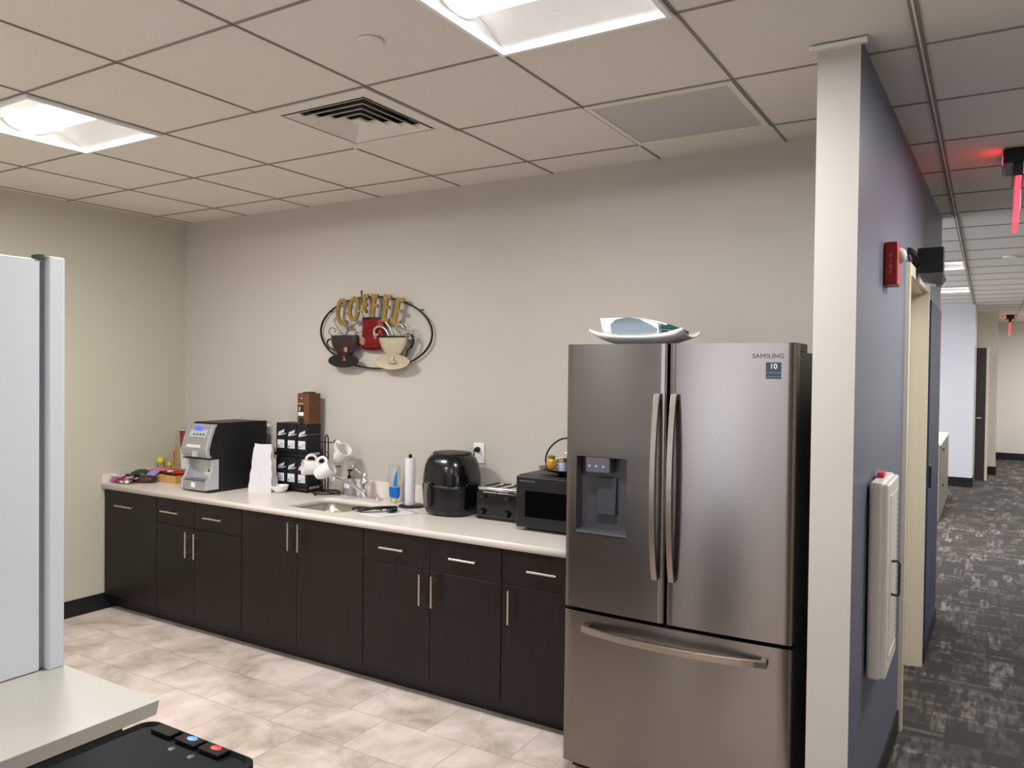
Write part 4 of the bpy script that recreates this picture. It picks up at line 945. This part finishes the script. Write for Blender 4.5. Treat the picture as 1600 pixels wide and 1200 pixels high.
packet('snack_packet', 'magenta foil packet at the far left corner of the worktop', (.055,-.575,HC+.002), .05, .07, .03, .2, mat('magenta_foil', rgb(188,80,130), .35))
def capjar(label, x, y, r, h, z=HC):
    t = thing('spice_jar', label, 'jar', (x, y, z))
    bm = BM(); lathe(bm, [(0,0),(r,0),(r,h*.7),(r*.8,h*.78),(0,h*.78)], (x,y,z), 18); obj('jar', bm, mat('clear_amber', rgb(170,158,110), .15, trans=.4), t, smooth=True)
    bm = BM(); lathe(bm, [(r*.9,h*.78),(r*.92,h),(0,h)], (x,y,z), 18); obj('cap', bm, mat('yellow_cap', rgb(226,206,40), .4), t, smooth=True)
capjar('larger jar with a yellow cap behind the snacks', .078, -.250, .028, .145)
capjar('smaller jar with a yellow cap beside the wooden organiser', .124, -.212, .015, .112)
t = thing('cup_organiser', 'tall wooden organiser board with an oval slot behind the snacks', 'organiser', (.22, -.15, HC))
bm = BM(); pr_ = [(.145,-.205,HC),(.172,-.205,HC),(.172,-.205,HC+.235),(.145,-.205,HC+.235)]; prism(bm, pr_, (0,.018,0)); box(bm, .15, .30, -.075, -.06, HC, HC+.215)
obj('panel', bm, m_wood, t, bevel=.002)
bm = BM(); box(bm, .158, .168, -.2065, -.2045, HC+.09, HC+.20); obj('slot', bm, mat('brown_slot', rgb(110,78,56), .6), t)
cs = thing('paper_cup_stack', 'stack of dark red paper cups behind the coffee machine', 'cups', (.197, -.133, HC))
bm = BM()
lathe(bm, [(0,.22),(.036,.22),(.044,.345),(.046,.35),(.042,.35),(0,.24)], (.197,-.133,HC), 24); obj('top_cup', bm, mat('burgundy_card', rgb(132,40,60), .45), cs, smooth=True)
bm = BM(); lathe(bm, [(.0445,.340),(.0475,.348),(.0445,.352)], (.197,-.133,HC), 24); obj('rim', bm, mat('pale_rim', rgb(214,190,180), .5), cs, smooth=True)
bm = BM(); lathe(bm, [(0,.0),(.034,.0),(.038,.215),(0,.219)], (.197,-.133,HC+.001), 24); obj('cup_sleeve', bm, mat('white_card', rgb(224,220,214), .6), cs, smooth=True, label='white lower cups')

# ------------------------------------------------------------------ COFFEE wall art
sg = thing('coffee_wall_art', 'metal wall art with COFFEE lettering and three cups in an oval ring', 'wall art', (1.868, 0, 1.89))
n = 72; bm = BM()
tube(bm, [(1.872+.453*math.cos(2*PI*k/n), -.022, 1.889+.223*math.sin(2*PI*k/n)-.016*math.cos(2*PI*k/n)) for k in range(n)], .0085, 8, closed=True, flat=(1,.6)); obj('oval_ring', bm, m_iron, sg, smooth='all')
bm = BM(); 
for x, z in ((1.50,2.03),(2.24,2.02),(1.87,1.667)): cyl(bm, (x,-.002,z), (x,-.024,z), .004, 8)
obj('standoff', bm, m_iron, sg)
def ribbon(pts, w_, y0=-.062, y1=-.050):
    bm = BM(); P = [Vector((p[0], 0, p[1])) for p in pts]; L_ = []; R2 = []
    for i, p in enumerate(P):
        d = (P[min(i+1,len(P)-1)]-P[max(i-1,0)]).normalized(); nn = Vector((d.z, 0, -d.x)); ww = w_[i] if isinstance(w_, list) else w_
        L_.append(p+nn*ww/2); R2.append(p-nn*ww/2)
    for i in range(len(P)-1):
        prism(bm, [(L_[i].x,y0,L_[i].z),(L_[i+1].x,y0,L_[i+1].z),(R2[i+1].x,y0,R2[i+1].z),(R2[i].x,y0,R2[i].z)], (0,y1-y0,0))
    return bm
def letter(*strokes):
    bm = BM()
    for si_, st_ in enumerate(strokes):
        b2 = ribbon(smooth_pts([(p[0],0,p[1]) for p in st_[0]], 5) and [(v.x, v.z) for v in smooth_pts([(p[0],0,p[1]) for p in st_[0]], 5)], st_[1], -.062-.0007*si_)
        me = bpy.data.meshes.new('x'); b2.to_mesh(me); bm.from_mesh(me); b2.free(); bpy.data.meshes.remove(me)
    obj('letter', bm, m_gold, sg)
letter(([(1.668,2.065),(1.656,2.088),(1.626,2.090),(1.604,2.05),(1.602,1.99),(1.626,1.952),(1.655,1.944),(1.684,1.956)], .026))
ring_o = [(1.738+.036*math.cos(a)+.006*math.sin(a), 2.037+.066*math.sin(a)) for a in [2*PI*k/12 for k in range(13)]]
letter((ring_o, .024))
letter(([(1.829,2.120),(1.824,2.06),(1.819,2.012)], .026), ([(1.806,2.114),(1.856,2.113)], .024), ([(1.820,2.062),(1.850,2.058)], .022), ([(1.805,2.020),(1.848,2.018)], .022))
letter(([(1.908,2.120),(1.899,2.05),(1.887,1.965)], .026), ([(1.882,2.116),(1.934,2.108)], .024), ([(1.897,2.055),(1.934,2.049)], .022))
letter(([(2.002,2.112),(1.992,2.03),(1.978,1.950)], .028), ([(1.982,2.108),(2.040,2.100)], .024), ([(1.992,2.042),(2.028,2.036)], .022), ([(1.966,1.963),(2.022,1.958)], .026))
letter(([(2.098,2.090),(2.080,2.01),(2.060,1.950)], .028), ([(2.080,2.086),(2.140,2.078)], .024), ([(2.076,2.018),(2.122,2.010)], .022), ([(2.040,1.962),(2.070,1.942),(2.112,1.940)], .028))
bm = BM(); tube(bm, [(1.803,-.055,2.150),(1.798,-.055,2.13),(1.793,-.05,2.110)], .004, 6); tube(bm, [(1.790,-.055,2.145),(1.797,-.055,2.128)], .003, 6); obj('wire_tip', bm, m_iron, sg)
# cups in relief
m_redc = mat('red_lacquer', rgb(118,12,18), .25, .35, vary=.3, vscale=30); m_tan = mat('tan_spot', rgb(150,110,80), .5)
m_brc = mat('brown_metal', rgb(58,42,42), .35, .4, vary=.3, vscale=30); m_ivory = mat('aged_ivory_metal', rgb(190,178,152), .35, .3, vary=.2, vscale=40)
def relief(name, prof, c, m, sy=.35, label=None):
    bm = BM(); lathe(bm, prof, c, 32, sy=sy); return obj(name, bm, m, sg, smooth=True, label=label)
rc = relief('red_cup', [(0,-.100),(.080,-.100),(.094,-.088),(.090,-.06),(.086,.075),(.084,.082),(.078,.080),(0,.070)], (1.882,-.040,1.892), m_redc, .28, 'red mug in the centre')
bm = BM(); lathe(bm, [(0,-.008),(.088,-.006),(.090,.002),(.084,.010),(0,.012)], (1.882,-.040,1.972), 28, sy=.28); obj('red_cup_rim', bm, m_iron, sg)
bm = BM(); tube(bm, [(1.882+.118*math.cos(a), -.036, 1.815+.030*math.sin(a)) for a in [PI+PI*k/16 for k in range(17)]], .010, 8); obj('red_saucer', bm, mat('red_brown_metal', rgb(110,36,32), .35, .4), sg, smooth='all')
lc = relief('dark_cup', [(0,-.084),(.030,-.084),(.058,-.070),(.086,-.045),(.106,-.010),(.115,.025),(.116,.050),(.110,.050),(.08,.03),(0,.03)], (1.668,-.062,1.822), m_brc, .30, 'dark brown cup at left')
bm = BM(); lathe(bm, [(0,-.004),(.03,-.004),(.110,.004),(.130,.016),(.126,.020),(.03,.010),(0,.010)], (0,0,0), 36, mat4=Matrix.Translation((1.666,-.058,1.712)) @ Matrix.Diagonal((1,1,.34,1)) @ Matrix.Rotation(PI/2,4,'X')); obj('dark_saucer', bm, mat('dark_saucer_metal', rgb(44,38,38), .35, .5), sg, smooth=True)
bm = BM(); lathe(bm, [(0,.0),(.022,.0),(.012,.014),(.018,.030),(0,.032)], (1.668,-.066,1.712), 20, sy=.6); obj('dark_cup_foot', bm, mat('copper_brown', rgb(120,72,56), .35, .5), sg, smooth=True)
bm = BM(); tube(bm, smooth_pts([(1.562,-.060,1.845),(1.530,-.060,1.848),(1.513,-.060,1.830),(1.522,-.060,1.805),(1.560,-.060,1.785),(1.60,-.060,1.775)]), .0055, 8); tube(bm, smooth_pts([(1.565,-.060,1.788),(1.572,-.060,1.765),(1.592,-.060,1.752)]), .003, 6); obj('dark_cup_handle', bm, m_brc, sg, smooth='all')
bm = BM()
for x, z, r_ in ((1.752,1.838,.016),(1.706,1.782,.017)): lathe(bm, [(0,.002),(r_,.001),(r_,-.001)], (0,0,0), 14, mat4=Matrix.Translation((x,-.0945+.022*(x>1.74),z)) @ RF)
for x, z in ((1.815,1.835),(1.912,1.870)): lathe(bm, [(0,.002),(.020,.001),(.020,-.001)], (0,0,0), 14, sy=1.3, mat4=Matrix.Translation((x,-.0625,z)) @ RF)
obj('bean_spot', bm, m_tan, sg)
rcup = relief('ivory_cup', [(0,-.108),(.012,-.106),(.024,-.088),(.056,-.060),(.088,-.022),(.106,.015),(.114,.046),(.108,.048),(.08,.03),(0,.03)], (2.066,-.066,1.812), m_ivory, .30, 'ivory cup at right')
bm = BM(); lathe(bm, [(0,-.006),(.034,-.004),(.030,.002),(.012,.010),(.010,.034),(0,.036)], (2.066,-.078,1.706), 20, sy=.5); obj('ivory_cup_foot', bm, m_ivory, sg, smooth=True)
bm = BM(); lathe(bm, [(.112,.040),(.116,.046),(.112,.051),(0,.048)], (2.066,-.066,1.812), 32, sy=.32); obj('ivory_cup_rim', bm, m_iron, sg, smooth=True)
bm = BM(); lathe(bm, [(0,-.004),(.03,-.004),(.115,.004),(.136,.016),(.132,.020),(.03,.010),(0,.010)], (0,0,0), 36, mat4=Matrix.Translation((2.064,-.060,1.706)) @ Matrix.Diagonal((1,1,.34,1)) @ Matrix.Rotation(PI/2,4,'X')); obj('ivory_saucer', bm, m_ivory, sg, smooth=True)
bm = BM(); tube(bm, smooth_pts([(2.165,-.060,1.862),(2.195,-.060,1.870),(2.212,-.060,1.840),(2.200,-.060,1.80),(2.170,-.060,1.775),(2.160,-.060,1.740)]), [.009]*20+[.006]*11, 8); obj('ivory_cup_handle', bm, mat('dark_green_metal', rgb(36,42,40), .35, .4), sg, smooth='all')
for pts in ([(1.666,1.869),(1.640,1.89),(1.605,1.926),(1.582,1.965),(1.588,1.985)], [(1.570,1.865),(1.536,1.890),(1.545,1.918),(1.575,1.920),(1.592,1.905),(1.578,1.893)], [(1.696,1.874),(1.703,1.915),(1.735,1.925),(1.769,1.951)],
            [(1.755,1.868),(1.768,1.890),(1.752,1.905),(1.738,1.897)], [(1.700,1.945),(1.668,1.960),(1.657,1.992),(1.680,2.011),(1.702,1.997)], [(1.672,1.87),(1.69,1.90),(1.70,1.925),(1.715,1.905)]):
    bm = BM(); tube(bm, smooth_pts([(p[0],-.066,p[1]) for p in pts]), .0032, 6); obj('steam_wire', bm, mat('pewter_wire', rgb(120,112,100), .35, .7), sg, smooth='all')
for pts, r_ in (([(2.041,1.862),(2.012,1.905),(1.965,1.922),(1.928,1.905),(1.930,1.872),(1.958,1.873)], .007), ([(2.075,1.865),(2.045,1.915),(2.012,1.950)], .0055), ([(2.096,1.862),(2.088,1.912),(2.122,1.933),(2.157,1.905),(2.135,1.888)], .0042),
                ([(2.15,1.862),(2.188,1.900),(2.165,1.932),(2.129,1.932)], .0035), ([(2.171,1.858),(2.212,1.873),(2.200,1.905),(2.177,1.905)], .0035), ([(1.792,2.017),(1.827,2.023),(1.850,2.0),(1.856,1.980)], .005)):
    bm = BM(); tube(bm, smooth_pts([(p[0],-.080,p[1]) for p in pts]), r_, 6); obj('steam_wire', bm, mat('silver_wire', rgb(190,182,168), .3, .6), sg, smooth='all')

# ------------------------------------------------------------------ things on the corridor wall
ay = -.43; ax = cx(-.4)
t = thing('fire_strobe', 'red wall-mounted fire alarm strobe with FIRE lettering', 'fire alarm', (ax, -.36, 2.02))
obj('housing', box(BM(), ax, ax+.048, -.43, -.305, 2.008, 2.172), m_red, t, bevel=.007, bseg=3, smooth=True)
bm = BM(); lathe(bm, [(0,.026),(.018,.022),(.029,.010),(.031,0)], (0,0,0), 20, mat4=Matrix.Translation((ax+.047,-.345,2.128)) @ RX); obj('lens', bm, mat('clear_lens', rgb(225,222,212), .15, coat=.5), t, smooth='all')
bm = BM()
for k, ch in enumerate('FIRE'):
    b2 = textbm(ch, .022, (ax+.024, -.4304, 2.118-.021*k), RF @ Matrix.Rotation(0,4,'Z'), .0008); me = bpy.data.meshes.new('x'); b2.to_mesh(me); bm.from_mesh(me); b2.free(); bpy.data.meshes.remove(me)
obj('lettering', bm, mat('pale_red_print', rgb(214,150,140), .5), t)

ex = cx(-.55)
t = thing('extinguisher_cabinet', 'white surface-mounted fire extinguisher cabinet on the blue wall', 'extinguisher cabinet', (ex, -.55, .58))
m_ec = mat('warm_white_enamel', rgb(222,216,204), .3)
obj('body', box(BM(), ex+.002, ex+.050, -.735, -.375, .585, 1.285), m_ec, t, bevel=.012, bseg=3, smooth=True)
ed = obj('door', box(BM(), ex+.044, ex+.066, -.730, -.380, .592, 1.278), m_ec, t, bevel=.008, bseg=3, smooth=True)
bm = BM(); xx = ex+.0662
for q in ((-.67,-.43,1.225,1.230),(-.67,-.43,.650,.655),(-.67,-.665,.65,1.23),(-.435,-.43,.65,1.23)): box(bm, xx-.001, xx+.0015, *q)
obj('raised_border', bm, m_ec, ed)
bm = BM(); tube(bm, smooth_pts([(xx,-.60,.865),(xx+.024,-.60,.865),(xx+.026,-.60,.90),(xx+.026,-.60,.955),(xx+.024,-.60,.985),(xx,-.60,.985)],4), .0045, 8); obj('handle', bm, m_dark, ed, smooth='all')
bm = BM(); 
for k in range(28): box(bm, xx-.001, xx+.0004, -.405, -.398, .65+.0205*k, .66+.0205*k)
obj('vertical_print', bm, m_grey, ed)
obj('alarm_tab', box(BM(), ex+.012, ex+.036, -.60, -.52, 1.285, 1.304), mat('red_tab', rgb(214,60,70), .3), t, bevel=.003)

by = .60; bx = 4.842
t = thing('corridor_wall_light', 'black box-shaped emergency light with grey glass shade above the door frame', 'wall light', (cx(by), by, 2.2))
obj('housing', box(BM(), bx-.004, bx+.108, by-.06, by+.06, 2.158, 2.280), m_black, t, bevel=.002)
bm = BM(); tube(bm, smooth_pts([(cx(.34)+.004,.34,2.245),(cx(.34)+.022,.38,2.235),(cx(.4)+.026,.46,2.215),(cx(.5)+.028,by-.03,2.20)]), .014, 8); box(bm, cx(.6)-.0, bx, by-.04, by+.04, 2.18, 2.26); obj('bracket', bm, m_black, t)
bm = BM(); prism(bm, [(bx-.004,by-.058,2.158),(bx+.108,by-.058,2.158),(bx+.122,by-.05,2.120),(bx+.100,by+.0,2.098),(bx+.020,by-.03,2.118)], (0,.11,0)); obj('glass_shade', bm, mat('grey_glass', rgb(120,122,130), .12, .3, coat=.6), t, bevel=.003)
t = thing('card_reader', 'small dark card reader on the navy wall past the door frame', 'card reader', (cx(1.5)+.02, 1.5, 1.1))
obj('body', box(BM(), cx(1.5)+.018, cx(1.5)+.034, 1.46, 1.54, 1.0, 1.13), m_dark, t, bevel=.004)
obj('cap', box(BM(), cx(1.5)+.018, cx(1.5)+.030, 1.47, 1.53, 1.13, 1.140), m_chrome, t)
# filing cabinet seen past the wall end
t = thing('filing_cabinet', 'beige filing cabinet past the end of the blue wall', 'filing cabinet', (4.45, 6.6, 0))
m_fc = mat('putty_enamel', rgb(142,136,122), .45)
obj('body', box(BM(), 4.20, 4.690, 6.35, 8.4, 0, .87), m_fc, t, bevel=.004)
for k in range(2):
    o = obj('drawer', box(BM(), 4.690, 4.700, 6.37, 7.36, .03+.42*k, .43+.42*k), m_fc, t, bevel=.002)
    obj('pull', box(BM(), 4.700, 4.712, 6.78, 6.95, .36+.42*k, .38+.42*k), m_dark, o)
    o = obj('drawer', box(BM(), 4.690, 4.700, 7.38, 8.38, .03+.42*k, .43+.42*k), m_fc, t, bevel=.002)
obj('top', box(BM(), 4.19, 4.705, 6.34, 8.41, .87, .895), m_cream, t)

# exit signs hanging edge-on
m_exit = mat('glowing_red_acrylic', rgb(255,60,76), .3, emit=1.15, emcol=rgb(255,62,80))
m_glow = mat('red_led_strip', rgb(255,20,40), .4, emit=12)
def exit_sign(label, x, y, s=1):
    t = thing('exit_sign', label, 'exit sign', (x, y, H), group='hanging exit signs')
    obj('canopy', box(BM(), x-.048, x+.075, y, y+.30*s, H-.066, H), m_black, t, bevel=.008, bseg=3, smooth=True)
    obj('led_strip', box(BM(), x-.0495, x-.047, y+.02, y+.12, H-.050, H-.030), m_glow, t)
    obj('holder', box(BM(), x-.006, x+.036, y+.004, y+.29*s, H-.128, H-.064), m_black, t, bevel=.003)
    bm = BM(); prism(bm, [(x+.003,y+.006,H-.128),(x+.027,y+.006,H-.128),(x+.018,y+.006,H-.350),(x-.002,y+.006,H-.350)], (0,.28*s,0)); p = obj('panel', bm, m_exit, t, label='red glowing acrylic panel')
    for sx_, rot in ((1, RX), (-1, Matrix.Rotation(PI,4,'Z') @ RX)):
        bm = textbm('EXIT', .13*s, (x+.012+sx_*.0135, y+.146*s, H-.24), rot, .001); obj('lettering', bm, m_text, p)
    return t
exit_sign('hanging exit sign seen edge-on with a glowing red panel, nearer one', 5.232, .60)
exit_sign('hanging exit sign seen edge-on with a glowing red panel, farther one near the end wall', 5.43, 12.3)
bm = BM(); lathe(bm, [(.004,.0),(.006,.012),(.016,.016),(0,.018)], (5.246,.600,H-.060), 10)
bm.free()

# ------------------------------------------------------------------ foreground left: worktop, white appliance, water cooler
t = thing('counter_cabinet', 'dark cabinet carrying the cream worktop in the left foreground', 'cabinet', (2.6, -2.9, 0))
obj('body', box(BM(), 1.6, 3.40, -3.20, -2.64, .1, HC-.045), m_cab, t, bevel=.002)
obj('plinth', box(BM(), 1.62, 3.38, -3.18, -2.70, 0, .1), m_base, t)
bm = BM(); tp = [bm.verts.new(v) for v in ((1.58,-3.23,HC),(3.464,-3.23,HC),(3.464,-2.587,HC),(1.58,-2.587,HC))]
bt = [bm.verts.new(v) for v in ((1.59,-3.22,HC-.036),(3.459,-3.22,HC-.036),(3.459,-2.592,HC-.036),(1.59,-2.592,HC-.036))]
bm.faces.new(tp); bm.faces.new(bt[::-1])
for k in range(4): bm.faces.new((tp[k], tp[(k+1)%4], bt[(k+1)%4], bt[k]))
tag(obj('worktop', bm, m_top2, bevel=.0015), 'cream worktop corner in the left foreground under the white appliance', 'worktop')
t = thing('tall_appliance', 'tall white appliance standing on the cream worktop at the left edge', 'appliance', (2.75, -2.9, HC))
m_app = mat('cool_white_enamel', rgb(198,200,204), .35)
obj('body', box(BM(), 2.46, 3.048, -3.2, -2.648, HC+.002, 1.935), m_app, t, bevel=.003)
obj('door', box(BM(), 2.46, 3.064, -2.633, -2.592, HC, 1.944), m_app, t, bevel=.004, bseg=3, smooth=True)
obj('gasket', box(BM(), 2.48, 3.038, -2.649, -2.632, HC+.004, 1.930), mat('grey_gasket', rgb(150,152,158), .6), t)
obj('hinge', box(BM(), 3.02, 3.055, -2.655, -2.640, 1.935, 1.947), m_dark, t)

wc = thing('water_cooler', 'black water cooler top with blue and red taps in the bottom left corner', 'water cooler', (3.87, -2.94, 0))
ZC = .95; wx0, wx1, wy0, wy1 = 3.705, 4.027, -3.11, -2.772
bm = BM(); box(bm, wx0, wx1, wy0, wy1, .02, ZC-.012); obj('body', bm, m_black, wc, bevel=.02, bseg=4, smooth=True)
for x in (wx0+.04, wx1-.04):
    obj('foot', cyl(cyl(BM(), (x,wy0+.04,0), (x,wy0+.04,.03), .018), (x,wy1-.04,0), (x,wy1-.04,.03), .018), m_dark, wc)
bm = BM()
lp = [rrect(wx0, wx1, wy0, wy1, .03), rrect(wx0+.008, wx1-.008, wy0+.008, wy1-.008, .026), rrect(wx0+.013, wx1-.013, wy0+.013, wy1-.013, .022)]
vv = [[bm.verts.new((x, y, z)) for x, y in l] for l, z in ((lp[0], ZC-.04), (lp[0], ZC-.004), (lp[1], ZC), (lp[2], ZC-.007))]
for a, c in zip(vv, vv[1:]):
    n = len(a)
    for k in range(n): bm.faces.new((a[k], a[(k+1)%n], c[(k+1)%n], c[k]))
bm.faces.new(vv[-1]); obj('lid', bm, mat('satin_black', rgb(10,10,11), .6, spec=.15), wc, smooth=True)
for k, (xa, m_, nm) in enumerate(((3.752, m_dark, 'plain'), (3.826, mat('blue_mark', rgb(90,150,205), .4), 'blue'), (3.895, mat('red_mark', rgb(232,50,44), .4), 'red'))):
    p = obj('push_button', box(BM(), xa, xa+.060, -2.806, -2.780, ZC-.006, ZC+.002), m_blackgl, wc, bevel=.0015, bseg=1)
    if k: bm = BM(); lathe(bm, [(0,.001),(.013,0),(.012,-.001)], (xa+.033,-2.790,ZC+.0025), 14, sy=.6); obj('mark', bm, m_, p, label=nm+' mark')
for x in (3.847, 3.903):
    bm = BM(); lathe(bm, [(0,.0015),(.0065,.001),(.0075,-.001)], (x,-2.826,ZC-.006), 16); obj('screw', bm, mat('screw_grey', rgb(88,88,88), .4, .6), wc)
